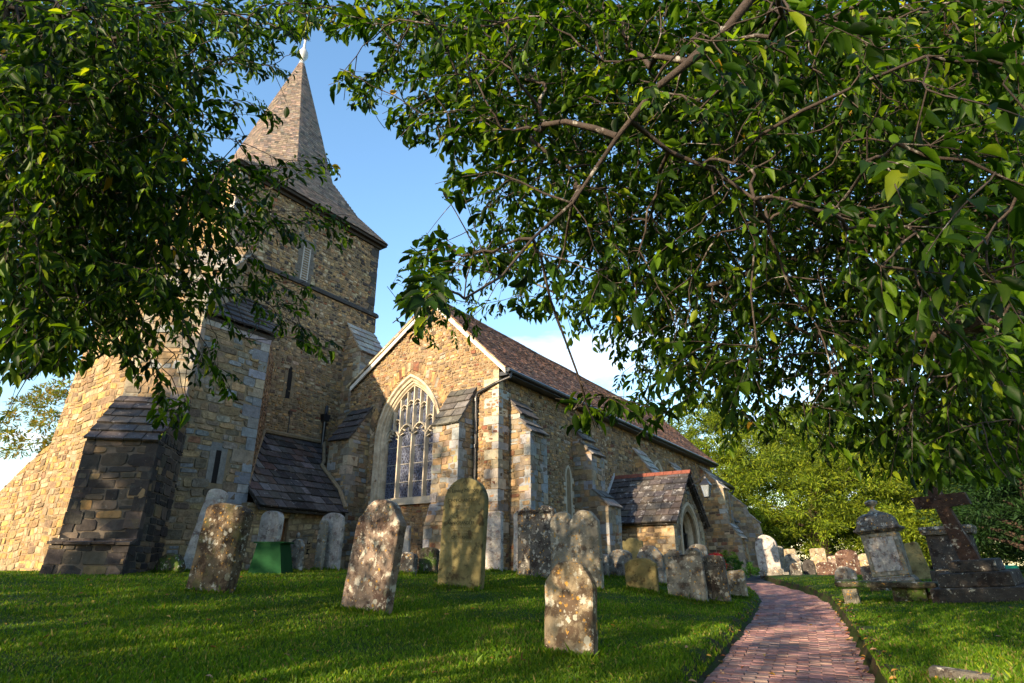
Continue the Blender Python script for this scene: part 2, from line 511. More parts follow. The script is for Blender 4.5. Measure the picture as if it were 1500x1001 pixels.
PAL_TURRET = [((.25, .175, .10), 5), ((.21, .18, .135), 4), ((.15, .115, .08), 3), ((.31, .21, .105), 2), ((.20, .21, .21), 2), ((.17, .09, .05), .4)]
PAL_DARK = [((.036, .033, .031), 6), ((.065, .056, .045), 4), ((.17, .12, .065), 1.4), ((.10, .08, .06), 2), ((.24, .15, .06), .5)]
PAL_GOLD = [((.30, .19, .07), 5), ((.28, .205, .12), 4), ((.23, .15, .07), 4), ((.16, .11, .065), 2.5), ((.34, .26, .16), 1.5)]
PAL_QUOIN = [((.27, .27, .26), 3), ((.30, .26, .19), 3), ((.22, .20, .17), 2), ((.40, .33, .22), 2)]
PAL_BLUE = [((.205, .215, .225), 5), ((.24, .235, .215), 3), ((.27, .22, .155), 1.6)]
PAL_SLATE = [((.060, .052, .050), 4), ((.075, .062, .055), 3), ((.045, .042, .045), 3)]
PAL_CAP = [((.095, .088, .082), 4), ((.13, .12, .11), 3), ((.075, .07, .066), 3)]
PAL_CAPL = [((.30, .28, .25), 4), ((.24, .225, .20), 3)]
PAL_TILE = [((.155, .082, .056), 4), ((.115, .065, .05), 4), ((.19, .10, .065), 2.5), ((.08, .055, .048), 2), ((.22, .14, .10), 1)]
PAL_SHING = [((.14, .125, .115), 3), ((.185, .145, .118), 4), ((.15, .125, .105), 4), ((.22, .17, .14), 2), ((.09, .08, .075), 2)]

def masonry(mb, O, T, B, W, polys, pal, hr=(.07, .16), wr=(.12, .34), gap=.016, proud=.018, jit=.017, holes=None, seed=0, mi=1, warp=.03, split=.25):
    """lay individual bevelled stones in wandering courses over the convex polygons polys of the plane O + uT + vB"""
    R = random.Random(seed)
    for poly in polys:
        poly = ccw(poly)
        us = [p[0] for p in poly]; vs = [p[1] for p in poly]
        u0, u1, v0, v1 = min(us), max(us), min(vs), max(vs)
        v = v0 - .02
        while v < v1:
            h = R.uniform(*hr)
            u = u0 - R.uniform(0, wr[1])
            while u < u1:
                w = R.uniform(*wr) * (1 if R.random() > .15 else .6)
                cells = [(u, v, u + w, v + h)]
                if h > (hr[0] + hr[1]) * .5 and R.random() < split:
                    k = R.uniform(.4, .6)
                    cells = [(u, v, u + w, v + h * k), (u, v + h * k, u + w, v + h)]
                for (a, b, c, d) in cells:
                    g = gap * R.uniform(.35, .75)
                    q = [(a + g, b + g), (c - g, b + g), (c - g, d - g), (a + g, d - g)]
                    q = [(x + R.uniform(-jit, jit), y + R.uniform(-jit, jit)) for x, y in q]
                    if warp:
                        q = [(x + warp * math.sin(y * 3.1 + x * .9 + seed), y + warp * math.sin(x * 2.3 + seed * 1.7) + warp * .6 * math.sin(x * 5.1 + y * 2.2)) for x, y in q]
                    q = clip_poly(q, poly)
                    if len(q) < 3 or abs(area(q)) < .0009: continue
                    cx = sum(p[0] for p in q) / len(q); cy = sum(p[1] for p in q) / len(q)
                    if holes and holes(cx, cy): continue
                    # chamfer the corners
                    e = []
                    n = len(q); kf = R.uniform(.07, .22)
                    for i in range(n):
                        p = q[i]; pn = q[(i + 1) % n]; pp = q[i - 1]
                        e.append((p[0] + (pp[0] - p[0]) * kf * .8, p[1] + (pp[1] - p[1]) * kf))
                        e.append((p[0] + (pn[0] - p[0]) * kf * .6, p[1] + (pn[1] - p[1]) * kf))
                    m_ = len(e)
                    sz = min(max(x for x, _ in q) - min(x for x, _ in q), max(y for _, y in q) - min(y for _, y in q))
                    ins = 1 - min(.45, 2 * R.uniform(.006, .014) / max(sz, .02))
                    pr = proud * R.uniform(.3, 1.5); tu = R.uniform(-.05, .05); tv = R.uniform(-.08, .08)
                    P = [O + T * x + B * y - W * .012 for x, y in e]
                    P += [O + T * (cx + (x - cx) * ins) + B * (cy + (y - cy) * ins) + W * (pr + tu * (x - cx) + tv * (y - cy)) for x, y in e]
                    F = [(i, (i + 1) % m_, m_ + (i + 1) % m_, m_ + i) for i in range(m_)]
                    F.append(tuple(range(m_, 2 * m_)))
                    mb.add(P, F, pick(pal, R), mi)
                u += w
            v += h

def quoins(mb, O, T1, T2, W1, W2, z0, z1, pal, seed=0, hr=(.2, .34), wl=(.30, .46), ws=(.16, .26), proud=.022, B=None):
    """corner blocks wrapping two faces: T1/T2 run away from the corner along each face"""
    R = random.Random(seed)
    z = z0; k = 0
    B = B or Z
    while z < z1 - .05:
        h = min(R.uniform(*hr), z1 - z)
        a = R.uniform(*(wl if k % 2 else ws)); b = R.uniform(*(ws if k % 2 else wl))
        p = proud * R.uniform(.6, 1.3); g = .006
        c = pick(pal, R)
        o = O + B * (z + g)
        hh = h - 2 * g
        for (A, W_, Wo, ln) in ((T1, W1, W2, a), (T2, W2, W1, b)):
            s0 = o + Wo * p if A is T1 else o + A * (.1 - p)
            P = [s0 + W_ * p, o + A * ln + W_ * p, o + A * ln + W_ * (p - .1), s0 + W_ * (p - .1)]
            P = P + [q + B * hh for q in P]
            mb.hexa(P, c, 0)
        z += h; k += 1

def slabs(mb, O, T, B, W, Lf, Rf, length, n, pal, wr=(.25, .5), th=.03, seed=0, over=.35, jit=.012, tilt=.0, droop=None):
    """overlapping slabs laid in n courses up the slope B; Lf(t), Rf(t) give the edges at fraction t up the slope"""
    R = random.Random(seed)
    ch = length / n
    for i in range(n):
        b0 = i * ch; b1 = min(b0 + ch * (1 + over), length)
        t = (i + .5) / n
        u = Lf(t); ue = Rf(t)
        u -= 0
        first = True
        while u < ue - .02:
            w = R.uniform(*wr)
            if first: w *= R.uniform(.5, 1)
            first = False
            e = min(u + w, ue)
            if ue - e < wr[0] * .35: e = ue
            lift = th * (1.0 + R.uniform(-.15, .3))
            j = R.uniform(-jit, jit)
            g = .003 if th < .03 else .008
            if droop:
                dz0 = Vector((0, 0, droop((u + e) / 2, b0))); dz1 = Vector((0, 0, droop((u + e) / 2, b1)))
            else: dz0 = dz1 = Vector((0, 0, 0))
            lo = W * (lift + th * .3); hi = W * (th * .25)
            P = [O + T * (u + g) + B * (b0 + j) + lo + dz0 - W * th, O + T * (e - g) + B * (b0 + j) + lo + dz0 - W * th, O + T * (e - g) + B * b1 + hi + dz1 - W * th * .9, O + T * (u + g) + B * b1 + hi + dz1 - W * th * .9,
                 O + T * (u + g) + B * (b0 + j) + lo + dz0, O + T * (e - g) + B * (b0 + j) + lo + dz0, O + T * (e - g) + B * b1 + hi + dz1, O + T * (u + g) + B * b1 + hi + dz1]
            mb.hexa(P, pick(pal, R), 0)
            u = e

X = Vector((1, 0, 0)); Yv = Vector((0, 1, 0))
GB = -.75      # walls run this deep below eye level, under the turf

def buttress(parent, O, d, width, prof, pal, qpal, seed, cap_pal=PAL_CAP, cap_mat='slate', hr=(.13, .24), wr=(.2, .5), ncap=4, quoin=True, mort='mortar'):
    """O = point on the wall line (world, z=0), d = horizontal unit vector out of the wall.
    prof = [(proj, z), ...] from the foot upwards; a step where the projection shrinks while z rises steeply sloping is a capped weathering"""
    b = MB(); d = Vector(d); T = Z.cross(d).normalized()
    hw = width / 2
    C = O
    pts = [(-.12, prof[0][1])] + prof + [(-.12, prof[-1][1])]
    b.prism([C + d * p + Z * z - T * hw for p, z in pts], T * width, mi=0)
    q = MB(); has_q = False
    caps = []
    for i in range(len(prof) - 1):
        (p0, z0), (p1, z1) = prof[i], prof[i + 1]
        if z1 - z0 <= 0.02: continue
        L = math.hypot(p1 - p0, z1 - z0)
        Bv = (d * (p1 - p0) + Z * (z1 - z0)) / L
        Wn = T.cross(Bv).normalized()
        if Wn.dot(d) < 0: Wn = -Wn
        steep = (z1 - z0) / max(abs(p1 - p0), 1e-6)
        for s in (-1, 1):
            masonry(b, C + T * (s * hw), d, Z, T * s, [[(0, z0), (p0, z0), (p1, z1), (0, z1)]], pal, hr, wr, seed=seed + i * 3 + s, warp=.018, jit=.012, gap=.010)
        if steep > 2.6:
            masonry(b, C + d * p0 + Z * z0 - T * hw, T, Bv, Wn, [[(0, 0), (width, 0), (width, L), (0, L)]], pal, hr, wr, seed=seed + i, warp=.018, jit=.012, gap=.010)
            if quoin:
                for s in (-1, 1):
                    R = random.Random(seed + 50 + i + s)
                    z = 0; k = 0
                    while z < L - .04:
                        h = min(R.uniform(.2, .34), L - z)
                        a = R.uniform(.26, .38) if k % 2 else R.uniform(.16, .22)
                        e = R.uniform(.16, .22) if k % 2 else R.uniform(.26, .38)
                        pr = .02 * R.uniform(.7, 1.3)
                        c0 = C + d * p0 + Z * z0 + T * (s * hw)
                        e = min(e, p1 + .02) if p1 > .12 else .12
                        P = []
                        for zz in (z + .006, z + h - .006):
                            o = c0 + Bv * zz
                            P += [o + Wn * pr + T * s * pr, o - T * s * a + Wn * pr, o - T * s * a - Wn * e, o - Wn * e + T * s * pr]
                        if s > 0: P = P[:4][::-1] + P[4:][::-1]
                        b.hexa(P, pick(qpal, R), 1)
                        z += h; k += 1
        else:
            caps.append((p0, z0, L, Bv, Wn))
    part = b.build('buttress', [M[mort], M['ashlar']], parent)
    for k, (p0, z0, L, Bv, Wn) in enumerate(caps):
        cp = MB()
        ov = .05
        slabs(cp, C + d * p0 + Z * z0 - Bv * .07 + Wn * .012, T, Bv, Wn, lambda t: -hw - ov, lambda t: hw + ov, L + .09, max(2, int(ncap * min(1, L / .9)) if L < .9 else ncap), cap_pal, (.3, .55), .05, seed + k * 7)
        c_o = cp.build('cap', M[cap_mat], part)
        c_o.location = (0, 0, 0)
    return part

def arch_curve(a, h, n=14):
    """half-width a, rise h: points (s, z) from the left springing over the point to the right springing"""
    r = (a * a + h * h) / (2 * a)
    cx = r - a
    th = math.atan2(h, cx) if cx > 0 else math.pi / 2
    th = math.acos(max(-1, min(1, cx / r)))
    L = [(-(r * math.cos(th * i / n) - cx), r * math.sin(th * i / n)) for i in range(n + 1)]
    return L + [(-s, z) for s, z in L[::-1][1:]]
def arch_z(a, h, s):
    r = (a * a + h * h) / (2 * a); cx = r - a
    s = min(abs(s), a)
    return math.sqrt(max(0, r * r - (s + cx) ** 2))
def arch_loft(mb, O, T, W, steps, zs, zb, c=(.5, .5, .5), mi=0, n=14):
    """steps = [(half width, rise, depth outward)]: continuous moulded surround from sill to sill"""
    rings = []
    for (a, h, dp) in steps:
        pts = [(-a, zb)] + [(s, zs + z) for s, z in arch_curve(a, h, n)] + [(a, zb)]
        rings.append([O + T * s + Z * z + W * dp for s, z in pts])
    m_ = len(rings[0])
    for r0, r1 in zip(rings[:-1], rings[1:]):
        for i in range(m_ - 1):
            mb.add([r0[i], r0[i + 1], r1[i + 1], r1[i]], [(0, 1, 2, 3)], c, mi)
def bar(mb, p0, p1, W, w, dp, c=(.5, .5, .5)):
    p0 = Vector(p0); p1 = Vector(p1); d = (p1 - p0)
    if d.length < 1e-4: return
    s = d.normalized().cross(W).normalized() * (w / 2)
    k = d.normalized() * (w * .1)
    mb.hexa([p0 - k - s - W * dp / 2, p1 + k - s - W * dp / 2, p1 + k + s - W * dp / 2, p0 - k + s - W * dp / 2, p0 - k - s * .45 + W * dp / 2, p1 + k - s * .45 + W * dp / 2, p1 + k + s * .45 + W * dp / 2, p0 - k + s * .45 + W * dp / 2], c)

# ------------------------------------------------------------------ the ground, the path
def build_ground():
    xs = np.unique(np.concatenate([np.arange(-40, 0, 2.0), np.arange(0, 3, .25), np.arange(3, 26, .11), np.arange(26, 60, .5), np.arange(60, 140, 4), np.arange(140, 900, 60)]))
    ys = np.unique(np.concatenate([-np.arange(140, 900, 60)[::-1], np.arange(-140, -20, 6), np.arange(-20, -4, .6), np.arange(-4, 10, .085), np.arange(10, 18, .3), np.arange(18, 60, 1.5), np.arange(60, 140, 6), np.arange(140, 900, 60)]))
    Xg, Yg = np.meshgrid(xs, ys, indexing='ij')
    Zg = ground(Xg, Yg)
    d = np.abs(lat(Xg, Yg)) * .97 - PHW
    soil = ((d > -.05) & (d < .13)).astype(float) * (.5 + .5 * np.sin(Xg * 9.1) * np.sin(Xg * 3.7 + 1))
    soil = np.clip(soil * 1.3, 0, 1)
    Zg = Zg + np.where((d > 0) & (np.hypot(Xg, Yg) < 50), .012 * np.sin(Xg * 2.1 + Yg) * np.sin(Yg * 1.7) + .02 * np.sin(Xg * 7 + np.sin(Yg * 5)) * ((d > .02) & (d < .2)), 0)
    nx, ny = len(xs), len(ys)
    V = np.stack([Xg, Yg, Zg], -1).reshape(-1, 3)
    idx = np.arange(nx * ny).reshape(nx, ny)
    F = np.stack([idx[:-1, :-1], idx[1:, :-1], idx[1:, 1:], idx[:-1, 1:]], -1).reshape(-1, 4)
    me = bpy.data.meshes.new('ground')
    me.vertices.add(len(V)); me.vertices.foreach_set('co', V.astype(np.float32).ravel())
    me.loops.add(F.size); me.loops.foreach_set('vertex_index', F.astype(np.int32).ravel())
    me.polygons.add(len(F)); me.polygons.foreach_set('loop_start', np.arange(0, F.size, 4, dtype=np.int32)); me.polygons.foreach_set('loop_total', np.full(len(F), 4, np.int32))
    me.polygons.foreach_set('use_smooth', np.ones(len(F), bool))
    ca = me.color_attributes.new('Col', 'FLOAT_COLOR', 'POINT')
    arr = np.ones((len(V), 4), np.float32); arr[:, :3] = soil.reshape(-1, 1)
    ca.data.foreach_set('color', arr.ravel())
    me.materials.append(M['lawn']); me.update(calc_edges=True)
    o = bpy.data.objects.new('ground', me); col.objects.link(o)
    tag(o, 'mown green churchyard lawn rising from the brick path to the church walls', kind='structure')
build_ground()

def build_path():
    # centre line sampled by arc length
    pts = [Vector((x, float(np.interp(x, PX, PY)), 0)) for x in np.arange(2.5, 23.2, .02)]
    # smooth
    ys = np.array([p.y for p in pts]); k = np.ones(81) / 81
    ysm = np.convolve(np.pad(ys, 40, mode='edge'), k, 'valid')
    pts = [Vector((p.x, y, 0)) for p, y in zip(pts, ysm)]
    mb = MB(); R = random.Random(3)
    pal = [((.215, .12, .115), 4), ((.25, .145, .135), 4), ((.185, .108, .108), 3), ((.28, .185, .165), 1.6), ((.15, .115, .12), 1.5)]
    s = 0; nxt = 0; row = 0
    W0 = 1.38
    for i in range(1, len(pts) - 1):
        s += (pts[i] - pts[i - 1]).length
        if s < nxt: continue
        nxt += .112
        row += 1
        t = (pts[i + 1] - pts[i - 1]).normalized(); n = Vector((-t.y, t.x, 0))
        off = 0 if row % 2 else .108
        u = -W0 / 2 - off
        while u < W0 / 2 - .02:
            a = max(u, -W0 / 2); b = min(u + .216, W0 / 2)
            u += .216
            if b - a < .03: continue
            c = pts[i]
            zc = float(zpath(c.x, c.y)) - .012 + .012 * math.sin(c.x * 3 + a * 4) * math.sin(a * 3)
            j = [R.uniform(-.004, .004) for _ in range(4)]
            g = .004
            P = []
            for dz, gg in ((-.05, g), (-.006, g)):
                P += [c + n * (a + gg) + t * (-.052 + gg * .4) + Z * (zc + dz), c + n * (b - gg) + t * (-.052 + gg * .4) + Z * (zc + dz), c + n * (b - gg) + t * (.052 - gg * .4) + Z * (zc + dz), c + n * (a + gg) + t * (.052 - gg * .4) + Z * (zc + dz)]
            P[4:] = [p + Z * q for p, q in zip(P[4:], j)]
            ins = [p + (c + n * ((a + b) / 2) - Vector((p.x, p.y, 0))).normalized() * .006 + Z * .005 for p in P[4:]]
            k0 = pick(pal, R)
            mb.add(P + ins, [(0, 1, 5, 4), (1, 2, 6, 5), (2, 3, 7, 6), (3, 0, 4, 7), (4, 5, 9, 8), (5, 6, 10, 9), (6, 7, 11, 10), (7, 4, 8, 11), (8, 9, 10, 11)], k0)
    # sand bed between bricks
    bed = []
    for i in range(0, len(pts) - 1, 12):
        t = (pts[i + 1] - pts[i]).normalized(); n = Vector((-t.y, t.x, 0)); z = float(zpath(pts[i].x, pts[i].y)) - .030
        bed.append((pts[i] + n * (W0 / 2 + .01) + Z * z, pts[i] - n * (W0 / 2 + .01) + Z * z))
    for (a, b), (c, d) in zip(bed[:-1], bed[1:]):
        mb.add([a, b, d, c], [(0, 1, 2, 3)], (.075, .062, .045))
    o = mb.build('path', M['paver'])
    tag(o, 'curving footpath of pinkish red brick pavers', kind='structure')
    mb = MB()
    prev = None
    for x in np.arange(23.0, 41, .3):
        y = float(np.interp(x, PX, PY)); z = float(zpath(x, y)) - .005
        a = Vector((x, y + .9, z)); b = Vector((x, y - .9, z))
        if prev: mb.add([prev[0], prev[1], b, a], [(0, 1, 2, 3)])
        prev = (a, b)
    o = mb.build('tarmac_path', M['tarmac'])
    tag(o, 'dark tarmac continuation of the path past the porch', kind='structure')
build_path()

# ------------------------------------------------------------------ nave
XW, YS, NL = 13.11, 9.17, 32.9          # west wall plane, south wall plane, east end
YN, YA = 15.15, 11.66
ZE, ZA = 5.28, 7.72
nave = empty('nave', (XW, YS, GB), 'long rubble stone nave with red brown tiled roof and big four light west window', 'building')
def build_nave():
    b = MB()
    WO = Vector((XW, 0, 0))
    wy, wa, wh, wzs, wzb = 12.45, 1.30, 1.95, 3.56, 1.80      # window surround centre, half width, rise, springing, sill
    # west wall body in two halves round the window, 0.8 m thick
    L = [(YS, GB), (wy, GB), (wy, wzb)] + [(wy - wa, wzb)] + [(wy + s, wzs + z) for s, z in arch_curve(wa, wh, 10)[:11]] + [(YA + (wy - YA) * 1.0, ZA - (wy - YA) * (ZA - 5.42) / (YN - YA)), (YA, ZA), (YS, ZE)]
    b.prism([(XW, y, z) for y, z in L], (.8, 0, 0))
    Rr = [(YN, GB), (wy, GB), (wy, wzb), (wy + wa, wzb)] + [(wy - s, wzs + z) for s, z in arch_curve(wa, wh, 10)[:11]] + [(wy, ZA - (wy - YA) * (ZA - 5.42) / (YN - YA)), (YN, 5.42)]
    b.prism([(XW, y, z) for y, z in Rr], (.8, 0, 0))
    def hole(u, v):          # u = YN - y  (T = -Y)
        y = -u
        if abs(y - wy) < wa + .02 and wzb - .05 < v:
            return v < wzs + arch_z(wa + .02, wh, y - wy) if v > wzs else True
        return False
    T = -Yv; Wn = -X
    # u = -y
    masonry(b, WO, T, Z, Wn, [[(-YN, GB), (-YS, GB), (-YS, ZE), (-YN, 5.42)], [(-YN, 5.42), (-YS, ZE), (-YA, ZA)]], PAL_NAVE, (.055, .125), (.07, .24), holes=hole, seed=11)
    # relieving arch of voussoirs over the window
    R = random.Random(5)
    for s, z in arch_curve(wa + .16, wh + .18, 22)[2:-2]:
        c = Vector((XW, wy + s, wzs + z)); n = Vector((0, s * .75, (z + .9))).normalized(); t = Vector((0, n.z, -n.y))
        b.obox(c, t, n, -X, -.055 - R.random() * .02, .06, .02, .26 + R.random() * .08, -.02, .022 + R.random() * .01, pick(PAL_NAVE, R), 1)
    # south wall
    b.prism([(XW + .8, YS, GB), (NL, YS, GB), (NL, YS, 5.3), (XW + .8, YS, 5.3)], (0, .8, 0))
    def hs(u, v):
        x = u
        if abs(x - 16.97) < .23 and 1.15 < v < 2.95: return True
        if abs(x - 24.95) < .62 and 2.0 < v < 4.3: return True
        if 19.0 < x < 22.1 and v < 2.0: return True
        return False
    masonry(b, Vector((0, YS, 0)), X, Z, -Yv, [[(XW, GB), (20, GB), (20, 5.26), (XW, 5.26)]], PAL_NAVE, (.06, .13), (.08, .27), holes=hs, seed=12)
    masonry(b, Vector((0, YS, 0)), X, Z, -Yv, [[(20, GB), (NL, GB), (NL, 5.26), (20, 5.26)]], PAL_NAVE, (.075, .15), (.12, .34), holes=hs, seed=13)
    # east end and north side, plain
    b.prism([(NL - .8, YS + .8, GB), (NL - .8, YN - .05, GB), (NL - .8, YN - .05, 5.3), (NL - .8, YA, ZA - .1), (NL - .8, YS + .8, 5.4)], (.79, 0, 0))
    b.prism([(XW + .8, YN - .8, GB), (NL - .8, YN - .8, GB), (NL - .8, YN - .8, 5.3), (XW + .8, YN - .8, 5.3)], (0, .75, 0))
    b.build('wall', [M['mortar'], M['rubble']], nave)
    q = MB()
    quoins(q, Vector((XW, YS, 0)), Yv, X, -X, -Yv, GB, 5.15, PAL_QUOIN, 3, (.2, .32), (.34, .5), (.18, .26))
    q.build('quoins', M['ashlar'], nave)
    # --- west window
    w = MB()
    O = Vector((XW, wy, 0))
    arch_loft(w, O, Yv, -X, [(1.33, 2.0, .0), (1.33, 2.0, .07), (1.27, 1.92, .07), (1.24, 1.88, .0), (1.19, 1.81, -.03), (1.18, 1.80, -.08), (1.14, 1.75, -.09), (1.11, 1.71, -.15), (1.09, 1.685, -.15), (1.07, 1.66, -.22), (1.07, 1.66, -.36)], wzs, wzb, (.5, .5, .5), n=18)
    frame = w.build('west_window', M['dressed'], nave, smooth=False)
    s_ = MB()
    s_.obox(O, Yv, Z, -X, -1.42, 1.36, wzb - .17, wzb + .0, -.5, .10)
    s_.obox(O, Yv, Z, -X, -1.30, 1.25, wzb + .002, wzb + .05, -.5, -.05)
    so = s_.build('sill', M['dressed_white'], frame); so.location = (0, 0, 0)
    t = MB()
    gx = XW + .22
    A, H = 1.07, 1.66
    half = A; lw = half * 2 / 4
    zs2 = 3.70       # springing of the four lights
    def zt(s): return wzs + arch_z(A, H, s) - .01
    for k in (-1, 0, 1):
        s = k * lw
        bar(t, (gx, wy + s, wzb), (gx, wy + s, zs2 + (.02)), -X, .085, .16)
        bar(t, (gx, wy + s, zs2), (gx, wy + s, zt(s)), -X, .07, .13)
    for k in range(4):
        c = -half + lw * (k + .5)
        lim = zs2 if k in (1, 2) else 3.56
        pts = arch_curve(lw / 2, .36, 6)
        for (s0, z0), (s1, z1) in zip(pts[:-1], pts[1:]):
            bar(t, (gx, wy + c + s0, lim + z0), (gx, wy + c + s1, lim + z1), -X, .06, .13)
        # cusps: trefoil points
        for sg in (-1, 1):
            bar(t, (gx, wy + c + sg * lw * .46, lim + .04), (gx, wy + c + sg * lw * .22, lim + .09), -X, .045, .07)
            bar(t, (gx, wy + c + sg * lw * .34, lim + .24), (gx, wy + c + sg * lw * .14, lim + .17), -X, .04, .07)
        # panel mullion rising from the head of each light
        if lim + .34 < zt(c): bar(t, (gx, wy + c, lim + .33), (gx, wy + c, zt(c)), -X, .06, .12)
    for k in range(8):
        c = -half + lw / 2 * (k + .5)
        ztop = zt(abs(c) + lw / 4 * .6)
        zb_ = 4.62 if k in (3, 4) else (4.50 if k in (2, 5) else 4.08)
        if zb_ > ztop - .12: zb_ = ztop - .2
        pts = arch_curve(lw / 4, .17, 4)
        for (s0, z0), (s1, z1) in zip(pts[:-1], pts[1:]):
            bar(t, (gx, wy + c + s0, zb_ + z0), (gx, wy + c + s1, zb_ + z1), -X, .04, .10)
        for sg in (-1, 1):
            bar(t, (gx, wy + c + sg * lw * .22, zb_ + .01), (gx, wy + c + sg * lw * .08, zb_ + .06), -X, .03, .06)
    tr = t.build('tracery', M['dressed_white'], frame)
    g = MB()
    gp = [(XW + .28, wy - A, wzb)] + [(XW + .28, wy + s, wzs + z) for s, z in arch_curve(A, H, 16)] + [(XW + .28, wy + A, wzb)]
    g.prism(gp, (.02, 0, 0))
    go = g.build('pane', M['glass'], frame); go.location = (0, 0, 0)
    for k in range(4):
        for z in (2.32, 2.85, 3.38):
            bb = MB(); bb.obox(Vector((gx + .04, wy - half + lw * (k + .5), z)), Yv, Z, -X, -lw / 2 + .03, lw / 2 - .03, 0, .018, -.008, .008)
            bo = bb.build('glazing_bar', M['louvre'], frame); bo.location = (0, 0, 0)
    # --- lancet in the south wall
    w = MB(); O = Vector((16.97, YS, 0))
    def lancet(w, O, T, W, zs, zb, a, h, bw, seed):
        arch_loft(w, O, T, W, [(a + bw, h + bw * 1.3, -.02), (a + bw, h + bw * 1.3, .025), (a + .05, h + .06, .025), (a, h, -.14), (a, h, -.3)], zs, zb, (.5, .5, .5), n=8)
        R = random.Random(seed); z = zb; k = 0
        while z < zs - .05:
            hh = R.uniform(.2, .28)
            for sg in (-1, 1):
                if (k + (sg > 0)) % 2:
                    w.obox(O, T, Z, W, min(sg * (a + bw - .01), sg * (a + bw + .12)), max(sg * (a + bw - .01), sg * (a + bw + .12)), z, min(z + hh, zs), -.02, .024)
            z += hh; k += 1
    lancet(w, O, X, -Yv, 2.60, 1.12, .105, .26, .10, 4)
    w.obox(O, X, Z, -Yv, -.28, .28, .98, 1.12, -.2, .05)
    lo = w.build('lancet_window', M['dressed_white'], nave)
    g = MB(); g.obox(O, X, Z, -Yv, -.13, .13, 1.1, 2.9, -.30, -.25)
    po = g.build('pane', M['dark_inside'], lo); po.location = (0, 0, 0)
    # --- pointed two light window behind the porch roof
    w = MB(); O = Vector((24.95, YS, 0))
    arch_loft(w, O, X, -Yv, [(.62, .80, -.02), (.62, .80, .05), (.54, .70, .05), (.48, .64, -.03), (.46, .62, -.12), (.42, .57, -.2), (.42, .57, -.3)], 3.42, 2.05, n=12)
    bar(w, (24.95, YS + .24, 2.05), (24.95, YS + .24, 3.98), -Yv, .09, .12)
    for sg in (-1, 1):
        for (s0, z0), (s1, z1) in zip(arch_curve(.2, .3, 5)[:-1], arch_curve(.2, .3, 5)[1:]):
            bar(w, (24.95 + sg * .21 + s0, YS + .24, 3.3 + z0), (24.95 + sg * .21 + s1, YS + .24, 3.3 + z1), -Yv, .05, .10)
    w.obox(O, X, Z, -Yv, -.66, .66, 1.93, 2.05, -.3, .06)
    lo = w.build('pointed_window', M['dressed'], nave)
    g = MB(); g.prism([(24.95 - .42, YS + .28, 2.05)] + [(24.95 + s, YS + .28, 3.42 + z) for s, z in arch_curve(.42, .57, 10)] + [(24.95 + .42, YS + .28, 2.05)], (0, .02, 0))
    po = g.build('pane', M['dark_inside'], lo); po.location = (0, 0, 0)
    # --- roof
    ridgeZ = ZA + .19
    es = (YS - .33, 5.10)                       # south eave line
    en = (YN + .05, ZA - (YN - YA) * .66 + .15)
    r = MB()
    r.prism([(XW + .0, es[0] + .1, es[1] + .05), (XW + .0, YA, ridgeZ - .16), (XW, YN, en[1] - .1), (XW, YN, en[1] - .2), (XW, YA, ridgeZ - .3), (XW, es[0] + .1, es[1] - .03)], (NL - XW + .25, 0, 0), (.05, .04, .035))
    sag = lambda u, v: -.05 * math.sin(min(1, max(0, (u) / 20)) * math.pi) + .018 * math.sin(u * 1.3) * math.sin(v * 2.1 + u * .4)
    Ls = math.hypot(YA - es[0], ridgeZ - es[1])
    Bs = Vector((0, YA - es[0], ridgeZ - es[1])) / Ls
    slabs(r, Vector((XW - .16, es[0], es[1])), X, Bs, Vector((0, -Bs.z, Bs.y)), lambda t: 0, lambda t: NL - XW + .45, Ls, 30, PAL_TILE, (.13, .22), .022, 21, .5, .014, droop=sag)
    Ln = math.hypot(YA - en[0], ridgeZ - en[1])
    Bn = Vector((0, YA - en[0], ridgeZ - en[1])) / Ln
    slabs(r, Vector((XW - .16, en[0], en[1])), X, Bn, Vector((0, -Bn.z if Bn.y > 0 else Bn.z, abs(Bn.y))), lambda t: 0, lambda t: NL - XW + .45, Ln, 26, PAL_TILE, (.2, .34), .022, 22, .5, .01)
    roof = r.build('roof', M['tile'], nave)
    rt = MB(); R = random.Random(8); x = XW - .2
    while x < NL + .25:
        e = x + .42
        dz = sag(x - XW, 3.8)
        rt.tube([(x, YA, ridgeZ - .035 + dz), (e - .01, YA, ridgeZ - .03 + dz)], .095, 8, pick(PAL_TILE, R)); x = e
    ro = rt.build('ridge_tiles', M['tile'], roof); ro.location = (0, 0, 0)
    # barge boards and the mortared verge
    bz = MB()
    for (y0, z0), (y1, z1) in (((es[0] + .02, es[1] - .02), (YA, ridgeZ - .10)), ((YA, ridgeZ - .10), (en[0] - .12, en[1] - .03))):
        bz.prism([(XW - .135, y0, z0), (XW - .135, y1, z1), (XW - .135, y1, z1 - .15), (XW - .135, y0, z0 - .13)], (.04, 0, 0))
    bz.build('barge_board', M['white_paint'], nave)
    vg = MB(); R = random.Random(9)
    for (p0, p1) in ((Vector((XW - .06, es[0], es[1] + .01)), Vector((XW - .06, YA, ridgeZ - .05))), (Vector((XW - .06, YA, ridgeZ - .05)), Vector((XW - .06, en[0], en[1] + .01)))):
        d = (p1 - p0); n_ = int(d.length / .22)
        for i in range(n_):
            a = p0 + d * (i / n_); c = p0 + d * ((i + 1) / n_)
            vg.hexa([a + Vector((-.11, 0, -.06)), c + Vector((-.11, 0, -.06)), c + Vector((.1, 0, -.06)), a + Vector((.1, 0, -.06)), a + Vector((-.12 + R.uniform(-.01, .01), 0, 0)), c + Vector((-.12 + R.uniform(-.01, .01), 0, 0)), c + Vector((.1, 0, .0)), a + Vector((.1, 0, .0))], pick([((.42, .34, .22), 1), ((.5, .42, .3), 1), ((.3, .22, .14), 1)], R))
    vg.build('verge', M['ashlar'], nave)
    # gutter, soffit, brackets
    gt = MB()
